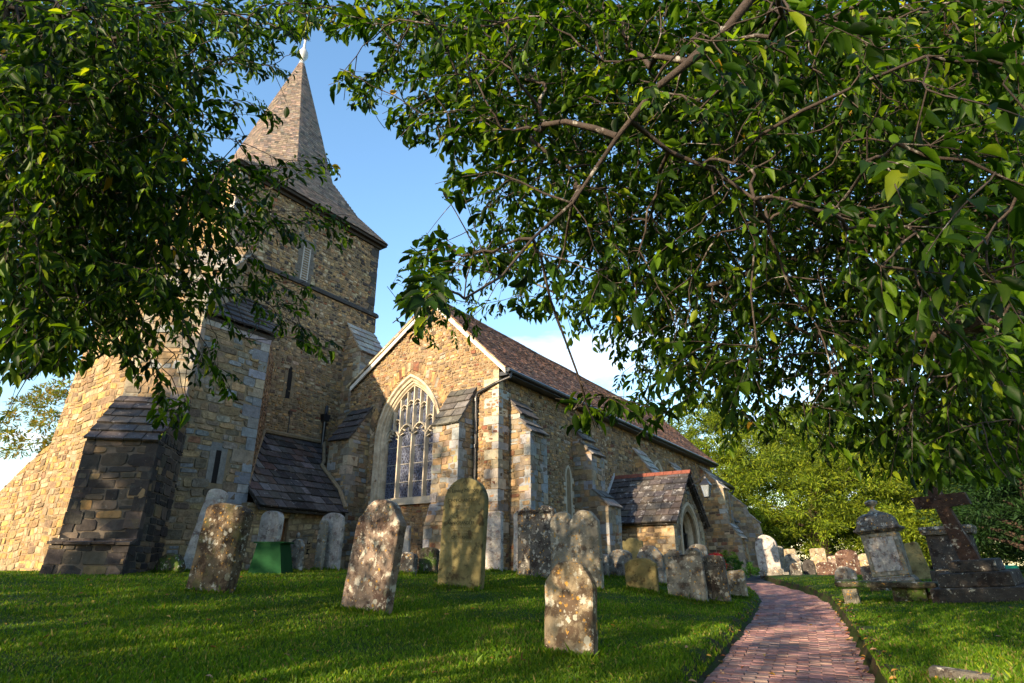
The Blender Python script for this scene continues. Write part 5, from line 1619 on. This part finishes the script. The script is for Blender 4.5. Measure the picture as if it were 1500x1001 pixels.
def grow(tree, limbs, tips, leaf_len=(.08, .12), nleaf=(8, 12), twig=(.3, .5), bark='bark', rs=1.0, keep=None):
    """limbs: polylines with radii; tips: points of the crown.  Every tip is joined to its nearest inner neighbour, so that a branching skeleton grows outwards"""
    nodes = []; par = []; w = []; fixed = []
    for pl, r0, r1 in limbs:
        pl = [Vector(p) for p in pl]
        prev = -1
        for i in range(len(pl) - 1):
            L = (pl[i + 1] - pl[i]).length; n = max(1, int(L / .25))
            for k in range(n + (i == len(pl) - 2)):
                nodes.append(pl[i].lerp(pl[i + 1], k / n)); par.append(prev); prev = len(nodes) - 1; fixed.append(True)
    nf = len(nodes)
    mb = MB()
    for pl, r0, r1 in limbs:
        n = len(pl)
        mb.tube(pl, [r0 + (r1 - r0) * i / (n - 1) for i in range(n)], 9)
    limb_o = mb.build('limbs', M[bark], tree, smooth=True)
    root = np.array(nodes[0])
    T = np.array([tuple(t) for t in tips])
    LN = np.array([tuple(v) for v in nodes])
    # order the tips by distance from the nearest limb point
    dl = np.array([np.min(np.sum((LN - t) ** 2, 1)) for t in T])
    order = np.argsort(dl)
    arr = np.zeros((nf + len(T), 3)); arr[:nf] = LN
    cost = np.zeros(nf + len(T)); cnt = nf
    parent_i = np.full(nf + len(T), -1)
    for i in order:
        t = T[i]
        d = np.sqrt(np.sum((arr[:cnt] - t) ** 2, 1))
        j = int(np.argmin(d + .35 * cost[:cnt]))
        arr[cnt] = t; parent_i[cnt] = j; cost[cnt] = cost[j] + d[j]; cnt += 1
    desc = np.ones(cnt)
    for i in range(cnt - 1, nf - 1, -1):
        if parent_i[i] >= nf: desc[parent_i[i]] += desc[i]
    br = MB(); P = []; D = []; Nn = []; S = []
    R = random.Random(5)
    for i in range(nf, cnt):
        a = Vector(arr[parent_i[i]]); b = Vector(arr[i])
        L = (b - a).length
        if L < .02: continue
        r = .0017 * rs * math.sqrt(desc[i]) + .0014
        if keep and desc[i] == 1 and not keep(b): continue
        r2 = r * .8
        m1 = a.lerp(b, .35) + Vector((R.uniform(-1, 1), R.uniform(-1, 1), R.uniform(-.3, 1.2))) * L * .07
        m2 = a.lerp(b, .7) + Vector((R.uniform(-1, 1), R.uniform(-1, 1), R.uniform(-.3, 1.0))) * L * .06
        br.tube([a, m1, m2, b], [min(r * 1.05, .02), min(r, .019), min(r2, .018), min(r2, .017)], 5, cap=False)
        if keep and not keep(b): continue
        # the leafy twig at the tip
        d0 = (b - a).normalized()
        gp = a if parent_i[i] < nf else Vector(arr[parent_i[parent_i[i]]]) if parent_i[parent_i[i]] >= 0 else a
        tl = R.uniform(*twig)
        dd = (d0 * .8 + Vector((R.uniform(-.7, .7), R.uniform(-.7, .7), R.uniform(-.5, .25)))).normalized()
        pts = [b]; q = b.copy(); ddd = dd.copy()
        for k in range(4):
            ddd = (ddd + Vector((0, 0, -.07))).normalized(); q = q + ddd * tl / 4; pts.append(q.copy())
        n = R.randint(*nleaf); tmax = 0
        for k in range(n + 2):
            t = (k + .6) / (n + 1)
            if k >= n: t = 1
            f = min(3.999, t * 4); pp = pts[int(f)].lerp(pts[int(f) + 1], f - int(f))
            ax = (pts[int(f) + 1] - pts[int(f)]).normalized()
            sd = ax.cross(Z)
            if sd.length < .05: sd = Vector((1, 0, 0))
            sd.normalize()
            sg = 1 if k % 2 else -1
            ld = (ax * R.uniform(.35, .8) + sd * sg * R.uniform(.25, .8) + Vector((R.uniform(-.35, .35), R.uniform(-.35, .35), -R.uniform(-.15, .85)))).normalized()
            up = (Z * 1.0 + ax * .6 + Vector((R.uniform(-.6, .6), R.uniform(-.6, .6), R.uniform(-.2, .3))))
            if abs(up.normalized().dot(ld)) > .95: up = up + sd
            if keep and not keep(pp + ld * .08): continue
            tmax = max(tmax, t)
            P.append(tuple(pp + ld * .018)); D.append(tuple(ld)); Nn.append(tuple(up)); S.append(R.uniform(*leaf_len) * (.7 if t > .9 else 1))
        if tmax > 0:
            m_ = max(2, min(5, int(math.ceil(tmax * 4)) + 1))
            br.tube(pts[:m_], [.0032, .0028, .0022, .0018, .0012][:m_], 4, cap=False)
    bo = br.build('branches', M[bark], tree, smooth=True)
    lo = leaves_mesh('crown', P, D, Nn, S, leaf_cols(len(P)), tree)
    return len(P)

GL = ["99998766654", "99998453100", "99998530000", "99997520000", "99999652110", "99999653000", "99998654331", "99998442000", "99987434310", "98765433410", "63222120000", "00003300000", "00002000000"]
GR = ["000000000056879999999999999999", "000000000024578999999999999999", "000000000054589999999999999999", "000000000002579999999999999999", "000000000000136899999999999999", "000000000000036799999999999999",
      "000000000000005689999999999999", "000000000000555668999999999999", "000000000002743448999999999999", "000000000000430013789999999999", "000000000000000012479988888999", "000000000000000002345566789999", "000000000000000021221223468999", "000000000000000000000001234566", "000000000000000000000000001100"]
def mask(G_, px, py):
    i, j = int(py // 50), int(px // 50)
    if i < 0 or j < 0: return None
    if i >= len(G_) or j >= len(G_[i]): return 0
    return int(G_[i][j])

def keeper(G_, x0=-1, x1=9999, lo=1.6, always=()):
    A = np.array([[int(c) for c in r] for r in G_], float)
    def f(p):
        px, py = proj(p)
        if not (x0 < px < x1 and 0 <= py < 1001): return not (0 <= px < 1500 and 0 <= py < 1001)
        for (cx, cy, r) in always:
            if (px - cx) ** 2 + (py - cy) ** 2 < r * r: return True
        gx, gy = px / 50 - .5, py / 50 - .5
        i, j = int(math.floor(gy)), int(math.floor(gx)); fy, fx = gy - i, gx - j
        def a(r, c):
            c = max(c, 0); r = max(r, 0)
            return A[r, c] if r < A.shape[0] and c < A.shape[1] else 0
        v = a(i, j) * (1 - fx) * (1 - fy) + a(i, j + 1) * fx * (1 - fy) + a(i + 1, j) * (1 - fx) * fy + a(i + 1, j + 1) * fx * fy
        return v > lo * (.6 + .8 * (math.sin(px * .071 + py * .03) * .5 + .5))
    return f
PW = 1.9
def crown_tips(G_, k, drange, extra, seed, zmax, ymax=None, dpow=1.0, ok=None):
    R = random.Random(seed); out = []
    for i in range(len(G_)):
        for j in range(len(G_[i])):
            dn = int(G_[i][j])
            if not dn: continue
            n = k * (dn / 9) ** PW
            n = int(n) + (R.random() < n % 1)
            for _ in range(n):
                px, py = (j + R.random()) * 50, (i + R.random()) * 50
                for tr in range(6):
                    d = drange[0] + (drange[1] - drange[0]) * R.random() ** dpow
                    p = ray(px, py).normalized() * d
                    if p.z < zmax and (ok is None or ok(p)):
                        out.append(p); break
    return out + extra

def blob_tips(n, c, r, seed, reject, shell=.55, thr=-.12, fr=.55):
    """points filling an ellipsoidal crown, denser outside, thinned where reject says so"""
    R = random.Random(seed); out = []; t = 0
    while len(out) < n and t < n * 30:
        t += 1
        v = Vector((R.gauss(0, 1), R.gauss(0, 1), R.gauss(0, 1))).normalized()
        q = (shell + (1 - shell) * R.random() ** .6)
        p = Vector(c) + Vector((v.x * r[0], v.y * r[1], v.z * r[2])) * q
        if noise.noise(p * fr + Vector((seed, 0, 0))) < thr: continue
        if reject(p): continue
        out.append(p)
    return out
def in_frame(p, m=60):
    x, y = proj(p)
    return -m < x < 1500 + m and -m < y < 1001 + m

def fingers(lines, k, seed):
    R = random.Random(seed); tips = []; circ = []
    for (x0, y0), (x1, y1), d in lines:
        L = math.hypot(x1 - x0, y1 - y0); n = max(2, int(L / 16))
        for i in range(n + 1):
            t = i / n; x = x0 + (x1 - x0) * t; y = y0 + (y1 - y0) * t
            circ.append((x, y + 8, 25))
            for _ in range(k): tips.append(ray(x + R.gauss(0, 5), y + R.gauss(0, 5)).normalized() * d * R.uniform(.97, 1.03))
    return tips, circ
def left_tree():
    base = Vector((-1.6, 8.2, gz(-1.6, 8.2)))
    t = empty('cherry_tree', base, 'dark leafy cherry tree hanging over the left of the churchyard', 'tree', 'cherry trees')
    tips = crown_tips(GL, 32, (4.2, 9.0), [], 1, 6.8, ok=lambda p: p.y < 9.6)
    ft, fc = fingers([((370, 245), (478, 240), 7.2), ((360, 318), (500, 338), 7.0), ((340, 400), (478, 498), 6.6), ((380, 400), (440, 420), 7.4), ((215, 520), (250, 610), 6.0), ((300, 500), (330, 560), 6.2), ((330, 90), (425, 90), 7.4), ((300, 130), (395, 165), 7.0), ((20, 500), (110, 515), 6.5)], 1, 31)
    tips += ft
    tips += blob_tips(700, (-.8, 7.6, 4.6), (4.6, 4.6, 3.4), 2, lambda p: in_frame(p) or p.length < 2.5 or p.z < .8, .55, .15, .45)
    limbs = [([base + Vector((0, 0, -.3)), base + Vector((.05, 0, .8)), base + Vector((.15, -.1, 1.9)), base + Vector((.1, 0, 3.0))], .26, .17),
             ([base + Vector((.1, -.05, 1.9)), (-.6, 7.9, 2.6), (.6, 7.4, 3.3), (1.7, 7.0, 4.0), (2.6, 6.8, 4.6)], .13, .03),
             ([base + Vector((.1, 0, 2.6)), (-1.0, 7.2, 3.4), (-.3, 5.8, 3.9), (.3, 4.5, 4.2)], .11, .03),
             ([base + Vector((.1, 0, 2.9)), (-1.2, 8.4, 4.2), (-.2, 8.6, 5.4), (1.0, 8.2, 6.2)], .12, .03),
             ([base + Vector((.1, 0, 3.0)), (-2.2, 8.0, 4.4), (-3.4, 7.0, 5.4)], .12, .04),
             ([base + Vector((.1, 0, 2.4)), (-2.6, 9.0, 3.2), (-4.0, 9.6, 4.0)], .10, .03)]
    grow(t, limbs, tips, (.07, .112), (9, 13), (.22, .42), keep=keeper(GL, always=fc))
left_tree()

def right_tree():
    base = Vector((4.6, -2.9, gz(4.6, -2.9)))
    t = empty('cherry_tree', base, 'big cherry tree whose sunlit boughs arch over the path from the right', 'tree', 'cherry trees')
    GRfar = GR
    tips = crown_tips(GRfar, 36.0, (3.6, 11.5), [], 3, 6.6, dpow=.75)
    # thin near fringe of larger looking leaves
    R = random.Random(9)
    near = [(640, 440, 2.4, 6, 40), (700, 400, 2.7, 4, 50), (880, 410, 2.9, 5, 40), (790, 380, 3.2, 4, 50), (900, 600, 3.2, 5, 50), (860, 600, 3.3, 2, 25), (1470, 290, 2.2, 3, 40), (1440, 380, 2.3, 4, 60), (1340, 360, 2.6, 6, 60), (1230, 320, 2.8, 6, 60), (1130, 210, 3.0, 5, 60), (980, 150, 3.1, 5, 50),
            (1080, 540, 3.1, 4, 50), (1380, 500, 2.7, 3, 40), (1180, 120, 2.9, 5, 80), (1350, 130, 2.5, 6, 80), (720, 280, 3.4, 5, 50), (1290, 250, 2.4, 4, 50), (1000, 330, 3.0, 3, 60), (1060, 60, 2.6, 5, 60)]
    for px, py, d, n, s in near:
        for _ in range(n):
            tips.append(ray(px + R.gauss(0, s * .6), py - 12 + R.gauss(0, s * .5)).normalized() * d * R.uniform(.93, 1.1))
    ft, fc = fingers([((700, 60), (508, 122), 5.6), ((700, 110), (590, 168), 5.2), ((720, 180), (650, 205), 5.0), ((760, 370), (640, 372), 3.4), ((830, 440), (735, 440), 4.6), ((930, 590), (835, 600), 3.6), ((1110, 600), (1075, 640), 6.0), ((620, 20), (430, 30), 6.5)], 1, 32)
    tips += ft
    tips += blob_tips(950, (3.6, -2.0, 4.2), (5.4, 4.6, 2.9), 4, lambda p: in_frame(p, 30) or p.length < 1.9 or p.z < .6 or (p.x < 3.2 and p.y > -1.8))
    limbs = [([base + Vector((0, 0, -.3)), base + Vector((0, 0, .8)), base + Vector((-.1, .15, 1.8)), base + Vector((-.1, .3, 2.7))], .30, .19),
             ([base + Vector((-.05, .15, 1.7)), (4.5, -1.8, 1.6), (4.6, -.7, 2.2), (5.2, .3, 2.5), (5.8, 1.6, 2.7)], .09, .02),
             ([base + Vector((-.1, .25, 2.4)), (3.9, -1.9, 3.3), tuple(ray(1330, -190).normalized() * 4.3), tuple(ray(1130, -40).normalized() * 3.7), tuple(ray(1055, 55).normalized() * 3.4), tuple(ray(960, 130).normalized() * 3.3), tuple(ray(905, 200).normalized() * 3.25), tuple(ray(838, 298).normalized() * 3.2)], .040, .008),
             ([tuple(ray(925, 178).normalized() * 3.28), tuple(ray(980, 222).normalized() * 3.3), tuple(ray(1050, 252).normalized() * 3.35), tuple(ray(1105, 292).normalized() * 3.4)], .014, .007),
             ([tuple(ray(838, 298).normalized() * 3.2), tuple(ray(780, 350).normalized() * 3.0), tuple(ray(735, 405).normalized() * 2.8), tuple(ray(680, 438).normalized() * 2.55)], .009, .005),
             ([base + Vector((-.1, .3, 2.6)), (5.4, -1.4, 4.0), (6.0, .0, 4.8), (6.4, 1.4, 5.2)], .10, .02),
             ([base + Vector((0, .2, 2.2)), (5.6, -2.2, 3.0), (7.0, -1.6, 3.4), (8.2, -.4, 3.2)], .12, .04),
             ([base + Vector((-.1, .2, 2.5)), (3.6, -3.4, 3.6), (2.0, -3.8, 4.4)], .11, .03),
             ([(6.0, .0, 4.8), (5.8, 1.8, 4.9), (5.6, 3.2, 5.0)], .03, .01),
             ([tuple(ray(1500, 470).normalized() * 4.6), tuple(ray(1400, 480).normalized() * 4.7), tuple(ray(1330, 508).normalized() * 4.9), tuple(ray(1220, 510).normalized() * 5.0)], .06, .02)]
    grow(t, limbs, tips, (.062, .112), (9, 13), (.20, .40), keep=keeper(GR, always=[(650, 440, 75), (870, 420, 60)] + fc))
right_tree()

# trees standing west of the churchyard: they cast the shade of the evening sun over it
def shade_tree(x, y, h, r, seed, label, n=420, name='churchyard_tree', thr=-.12):
    base = Vector((x, y, gz(x, y)))
    t = empty(name, base, label, 'tree')
    c = Vector((x, y, base.z + h * .54))
    tips = blob_tips(n, c, (r, r, h * .47), seed, lambda p: in_frame(p, 30), .2, thr, .42)
    R = random.Random(seed)
    limbs = [([base + Vector((0, 0, -.3)), base + Vector((.05, .1, h * .3)), base + Vector((0, .1, h * .62)), base + Vector((.1, 0, h * .9))], .24, .04)]
    for k in range(6):
        a = k * 1.257 + R.random()
        d = Vector((math.cos(a), math.sin(a), 0))
        limbs.append(([base + Vector((0, .1, h * (.2 + .08 * k))), base + d * r * .4 + Z * h * (.3 + .09 * k), base + d * r * .8 + Z * h * (.35 + .1 * k)], .09, .025))
    grow(t, limbs, tips, (.17, .24), (10, 14), (.4, .7), 'bark_dark', 1.6)
shade_tree(-9.0, 14.5, 12.0, 2.6, 21, 'tallest tree behind the photographer, farthest north by the west wall', 950)
shade_tree(-10.0, 10.2, 12.6, 3.0, 22, 'tall broad tree behind the photographer, second from the north', 700, thr=-.02)
shade_tree(-9.5, 5.6, 7.8, 2.2, 23, 'middle sized tree behind the photographer at the west wall', 300, thr=.19)
shade_tree(-11.5, -4.4, 7.0, 3.4, 24, 'spreading tree behind the photographer, farthest south', 300, thr=.16)
shade_tree(-12.5, 2.2, 7.2, 2.7, 26, 'loose open tree behind the photographer, between the middle sized and spreading ones', 240, thr=.22)
shade_tree(-16.0, 11.0, 10.5, 3.6, 25, 'old tree farthest west behind the photographer', 280, thr=.15)

# ------------------------------------------------------------------ yews and distant trees
def sprays(name, blobs, n_cl, per, size, cols, parent, seed, cl_r=(.5, .9), mat='yew', droop=-.15, asp=.36):
    """evergreen foliage: clumps over the surface of lumpy blobs, each clump a burst of small sprays"""
    r_ = np.random.default_rng(seed)
    P = []; D = []; C = []; Nn = []
    tot = sum(b[3] * b[4] for b in blobs)
    for (cx, cy, cz, rx, rz, ry) in [(b[0], b[1], b[2], b[3], b[4], b[5] if len(b) > 5 else b[3]) for b in blobs]:
        k = int(n_cl * rx * rz / tot)
        v = r_.normal(size=(k, 3)); v /= np.linalg.norm(v, axis=1)[:, None]
        v[:, 2] = np.where(v[:, 2] < -.55, -v[:, 2], v[:, 2])
        rad = r_.uniform(.72, 1.06, (k, 1))
        cc = np.array([cx, cy, cz]) + v * np.array([rx, ry, rz]) * rad
        cr_ = r_.uniform(cl_r[0], cl_r[1], k)
        ctone = r_.uniform(.7, 1.25, k)
        for c, vv, rr, tt in zip(cc, v, cr_, ctone):
            q = r_.normal(size=(per, 3)); q /= np.linalg.norm(q, axis=1)[:, None]
            q = q + vv * .55 + np.array([0, 0, .15]); q /= np.linalg.norm(q, axis=1)[:, None]
            pos = c + q * rr * r_.uniform(.3, 1, (per, 1)) * np.array([1, 1, .62])
            d = q + np.array([0, 0, droop]) + r_.normal(size=(per, 3)) * .4
            P.append(pos); D.append(d); Nn.append(r_.normal(size=(per, 3)) + np.array([0, 0, .6]))
            ck = np.array(cols)[r_.integers(0, len(cols), per)] * tt * r_.uniform(.8, 1.2, (per, 1))
            C.append(ck)
    P = np.concatenate(P); D = np.concatenate(D); C = np.concatenate(C); Nn = np.concatenate(Nn)
    D /= np.linalg.norm(D, axis=1)[:, None]
    sd = np.cross(D, Nn); sd /= np.linalg.norm(sd, axis=1)[:, None] + 1e-9
    S = r_.uniform(size[0], size[1], len(P))
    T = np.array([(-.5, .1), (0, -.1), (.5, .15), (.22, .75), (0, 1.0), (-.25, .7)], float)
    V = P[:, None] + S[:, None, None] * (T[None, :, 0:1] * asp * sd[:, None] + T[None, :, 1:2] * D[:, None])
    return np_mesh(name, V, 6, [(0, 1, 2, 3, 4, 5)], C, M[mat], parent)
YC = [(.135, .19, .012), (.095, .15, .010), (.18, .22, .014), (.03, .055, .008), (.06, .09, .01)]
def yew(x, y, h, r, seed, label, n=430, name='yew_tree', cols=YC, size=(.13, .27), per=120, blobs=None, group='yew trees behind the church'):
    base = Vector((x, y, -.35))
    t = empty(name, base, label, 'tree', group)
    m = MB(); R = random.Random(seed)
    m.tube([base + Vector((0, 0, -.2)), base + Vector((.1, .1, h * .3)), base + Vector((0, 0, h * .8))], [r * .12, r * .09, .05], 9)
    m.build('trunk', M['bark_dark'], t, smooth=True)
    b = MB()
    for k in range(9):
        a = k * .7 + R.random(); zz = h * (.12 + .07 * k)
        b.tube([base + Vector((0, 0, zz)), base + Vector((math.cos(a) * r * .35, math.sin(a) * r * .35, zz + .5)), base + Vector((math.cos(a) * r * .6, math.sin(a) * r * .6, zz + .7))], [.14, .08, .03], 6)
    b.build('limbs', M['bark_dark'], t)
    blobs = blobs or [(x, y, h * .16, r * .95, h * .22), (x, y, h * .36, r, h * .36), (x + r * .1, y - r * .2, h * .62, r * .72, h * .33), (x, y + r * .1, h * .82, r * .42, h * .22)]
    sprays('crown', blobs, n, per, size, cols, t, seed, asp=.30)
    return t
yew(47.0, 13.2, 12.0, 4.6, 41, 'tall rounded yew right behind the far end of the church, sunlit yellow green', 620)
yew(46.5, 6.2, 10.3, 5.6, 42, 'broad sunlit yew behind the far gravestones, spreading branch tips', 700, blobs=[(46.5, 6.2, 1.6, 5.4, 2.0), (46.5, 3.0, 1.4, 4.6, 1.8), (46.5, 6.2, 3.6, 5.8, 3.4), (46.5, 7.6, 6.4, 4.6, 3.2), (46, 3.4, 4.0, 4.6, 3.6), (47, 5.6, 8.6, 3.0, 2.0)])
yew(45.0, -1.6, 9.0, 5.0, 43, 'yellow green yew seen between the tomb and the cross', 520)
yew(56.0, 22.0, 9.0, 5.0, 44, 'yew mostly hidden behind the chancel', 260)
DK_SHADE = [(.010, .030, .007), (.014, .038, .008), (.008, .022, .006), (.018, .045, .01)]  # dark evergreen greens, deepened further to put the overhanging canopy's shade into the leaf colour
yew(36.0, -8.0, 15.5, 6.2, 58, 'tall dark tree rising out of frame behind the cross', 1100, 'holm_oak', DK_SHADE, (.2, .36), 80, group=None)
yew(33.0, -6.5, 7.0, 4.2, 45, 'dark glossy holly bush behind the leaning cross', 620, 'holly_tree', DK_SHADE, (.12, .22), 60, group='dark bushes at the right edge')
yew(25.0, -9.0, 7.5, 4.0, 46, 'dark shaded tree at the far right edge of the churchyard', 620, 'holly_tree', DK_SHADE, (.14, .24), 60, group='dark bushes at the right edge')
yew(60, -14, 10, 7.0, 47, 'large dark tree closing the view on the far right', 700, 'oak_tree', DK_SHADE, (.3, .5), 50, group=None)
yew(70, 0, 11, 8.0, 48, 'large distant tree behind the yews', 420, 'oak_tree', DK_SHADE + YC, (.3, .5), 50, group=None)
yew(40, -6.0, 8.5, 4.6, 55, 'dark yew between the sunlit yews and the holly', 600, cols=[(.06, .10, .012), (.05, .085, .012)], group=None)
yew(29.0, -3.2, 5.4, 2.9, 56, 'rounded holly directly behind the dark pedestal', 420, 'holly_tree', DK_SHADE, (.12, .22), 60, group='dark bushes at the right edge')
yew(60, 8, 13, 8.0, 57, 'large shaded tree rising over the yews', 700, 'oak_tree', DK_SHADE + YC, (.3, .5), 60, group=None)
def hedge():
    bl = [(66 + 3 * math.sin(k), -34 + k * 5.0, 1.5 + .8 * math.sin(k * 1.9), 3.4, 3.2) for k in range(16)]
    o = sprays('hedge', bl, 900, 70, (.25, .5), [(.03, .06, .012), (.045, .08, .014), (.02, .045, .012)], None, 77, cl_r=(.6, 1.1), asp=.4)
    tag(o, 'dark overgrown hedge and undergrowth along the far churchyard boundary', 'hedge', kind='stuff')
hedge()
# far left broadleaved tree beyond the tower
LC = [(.10, .12, .015), (.13, .12, .02), (.06, .10, .015), (.16, .11, .02)]
yew(22.0, 47.5, 10.5, 4.4, 49, 'autumn tinted tree low behind the tower at the far left', 330, 'field_maple', LC, (.22, .38), 50, group=None, blobs=[(20.5, 47.0, 7.0, 4.6, 3.6), (23.5, 46.0, 8.2, 3.4, 3.0), (18.0, 49.5, 8.8, 4.0, 3.4)])

# shrubs beside the porch and chancel
def shrub(px, py, D, r, h, cols, label, seed, name='shrub', size=(.05, .09), n=40, per=45):
    c = far(px, py, D)
    t = empty(name, c, label, 'plant')
    m = MB()
    for k in range(5):
        a = k * 1.3
        m.tube([c + Vector((0, 0, -.1)), c + Vector((math.cos(a) * r * .6, math.sin(a) * r * .6, h * .7))], [.012, .006], 5)
    m.build('stems', M['bark_dark'], t)
    sprays('foliage', [(c.x, c.y, c.z + h * .5, r, h * .5)], n, per, size, cols, t, seed, cl_r=(.06, .16), mat='leaf', asp=.5)
shrub(1064, 815, 26, .45, 1.1, [(.16, .22, .04), (.09, .16, .03), (.25, .27, .09)], 'variegated shrub against the buttress right of the porch', 51)
shrub(1078, 835, 25, .7, .8, [(.03, .09, .02), (.05, .12, .02)], 'low green plant at the foot of the chancel wall', 52)
shrub(1044, 812, 20.5, .28, .75, [(.20, .012, .02), (.14, .01, .02)], 'plant with deep red leaves behind the gravestones at the porch', 53, 'red_plant', (.05, .08), 26, 30)
shrub(1094, 812, 32, .25, .5, [(.22, .02, .03), (.04, .08, .02)], 'small pot of red flowers by the chancel buttress', 54, 'red_flowers', (.05, .09), 14, 25)

# ------------------------------------------------------------------ grass, fallen leaves
def grass():
    n = 520000
    r_ = np.random.default_rng(3)
    u = r_.random(n)
    D = 3.2 * (24 / 3.2) ** u ** 1.15
    az = np.radians(r_.uniform(-10, 80, n))
    x, y = D * np.cos(az), D * np.sin(az)
    d = np.abs(lat(x, y)) * .97 - PHW
    keep = (d > .01) & ~((x > 13.2) & (y > 9.1)) & ~((x > 19.0) & (y > 6.5) & (x < 22)) & ~((y > 13.8) & (x > 7.4)) & ~((x < 8) & (y > 21.5 - x * 1.0) & (y > 12.6)) & ~((d < .12) & (r_.random(n) < .45))
    x, y, D = x[keep], y[keep], D[keep]; n0 = len(x)
    ex = []; ey = []
    for (fx, fy, fw, fa) in FEET:
        if math.hypot(fx, fy) > 17: continue
        m_ = 1100
        t = r_.uniform(-.55, .55, m_) * fw; q = r_.choice([-1, 1], m_) * r_.uniform(.05, .17, m_)
        ex.append(fx + t * math.cos(fa) - q * math.sin(fa)); ey.append(fy + t * math.sin(fa) + q * math.cos(fa))
    x = np.concatenate([x] + ex); y = np.concatenate([y] + ey); D = np.hypot(x, y); k = len(x)
    z = ground(x, y)
    patch = np.array([noise.noise(Vector((a * .9, b * .9, 3))) for a, b in zip(x[::1], y[::1])])
    fine = np.sin(x * 5.3 + np.sin(y * 4.1) * 2) * np.sin(y * 6.1 + x)
    h = r_.uniform(.016, .040, k) * (1 + .35 * patch) * (1 + .12 * fine) * (1 + (r_.random(k) < .02) * .9) * np.where(np.arange(k) >= n0, r_.uniform(1.2, 2.6, k), 1)
    w = np.clip(.0030 + D * .00055, .003, .011)
    a = r_.uniform(0, 2 * np.pi, k); b = r_.uniform(0, 2 * np.pi, k); ln = r_.uniform(.15, .95, k) * h
    V = np.zeros((k, 4, 3))
    bx, by = np.cos(a) * w, np.sin(a) * w
    lx, ly = np.cos(b) * ln, np.sin(b) * ln
    V[:, 0] = np.stack([x - bx, y - by, z - .01], 1)
    V[:, 1] = np.stack([x + bx, y + by, z - .01], 1)
    V[:, 2] = np.stack([x + bx * .7 + lx * .4, y + by * .7 + ly * .4, z + h * .62], 1)
    V[:, 3] = np.stack([x + lx, y + ly, z + h], 1)
    g = np.array([(.056, .118, .005), (.082, .150, .007), (.036, .085, .005), (.15, .19, .012)])
    C = g[r_.choice(4, k, p=[.36, .28, .26, .10])] * r_.uniform(.75, 1.25, (k, 1)) * (1 + .5 * patch[:, None])
    dry = r_.random(k) < .05 + .45 * np.clip(patch - .12, 0, 1)
    C[dry] = np.array([(.20, .17, .06)]) * r_.uniform(.6, 1.2, (dry.sum(), 1))
    o = np_mesh('grass', V, 4, [(0, 1, 2), (0, 2, 3)], np.clip(C, .005, 1), M['grass'])
    tag(o, 'short mown grass blades covering the lawn', 'grass', kind='stuff')
grass()
def litter():
    r_ = np.random.default_rng(12)
    n = 260
    D = r_.uniform(4.2, 14, n); az = np.radians(r_.uniform(-6, 74, n))
    # more of them along the kerb of the path
    m = 170
    xx = r_.uniform(4.5, 14, m); sgn = r_.choice([-1, 1], m, p=[.75, .25])
    x = np.concatenate([D * np.cos(az), xx]); y = np.concatenate([D * np.sin(az), np.interp(xx, PX, PY) + sgn * (PHW + r_.uniform(-.10, .14, m))])
    z = ground(x, y); dd = np.abs(lat(x, y)) * .97 - PHW
    z = np.where(dd > 0, z + .022, zpath(x, y) + .004)
    k = len(x)
    P = np.stack([x, y, z], 1); Dv = np.stack([r_.normal(size=k), r_.normal(size=k), r_.normal(size=k) * .12], 1); Nn = np.stack([r_.normal(size=k) * .25, r_.normal(size=k) * .25, np.ones(k)], 1)
    cols = np.array([(.30, .16, .04), (.22, .07, .02), (.40, .25, .05), (.34, .22, .13), (.14, .05, .02)])
    C = cols[r_.integers(0, 5, k)]
    Dv /= np.linalg.norm(Dv, axis=1)[:, None]
    sd = np.cross(Dv, Nn); sd /= np.linalg.norm(sd, axis=1)[:, None]; nn = np.cross(sd, Dv)
    S = r_.uniform(.035, .08, k)
    T = LEAF_T.copy(); T[:, 2] += .5 * np.abs(T[:, 0]) - .12 * T[:, 1] ** 2
    V = P[:, None] + S[:, None, None] * (T[None, :, 0:1] * 1.2 * sd[:, None] + T[None, :, 1:2] * Dv[:, None] + T[None, :, 2:3] * nn[:, None])
    o = np_mesh('fallen_leaves', V, 10, LEAF_F, C, M['fallen'])
    tag(o, 'scattered dry fallen leaves on grass and path edge', 'leaf litter', kind='stuff')
litter()
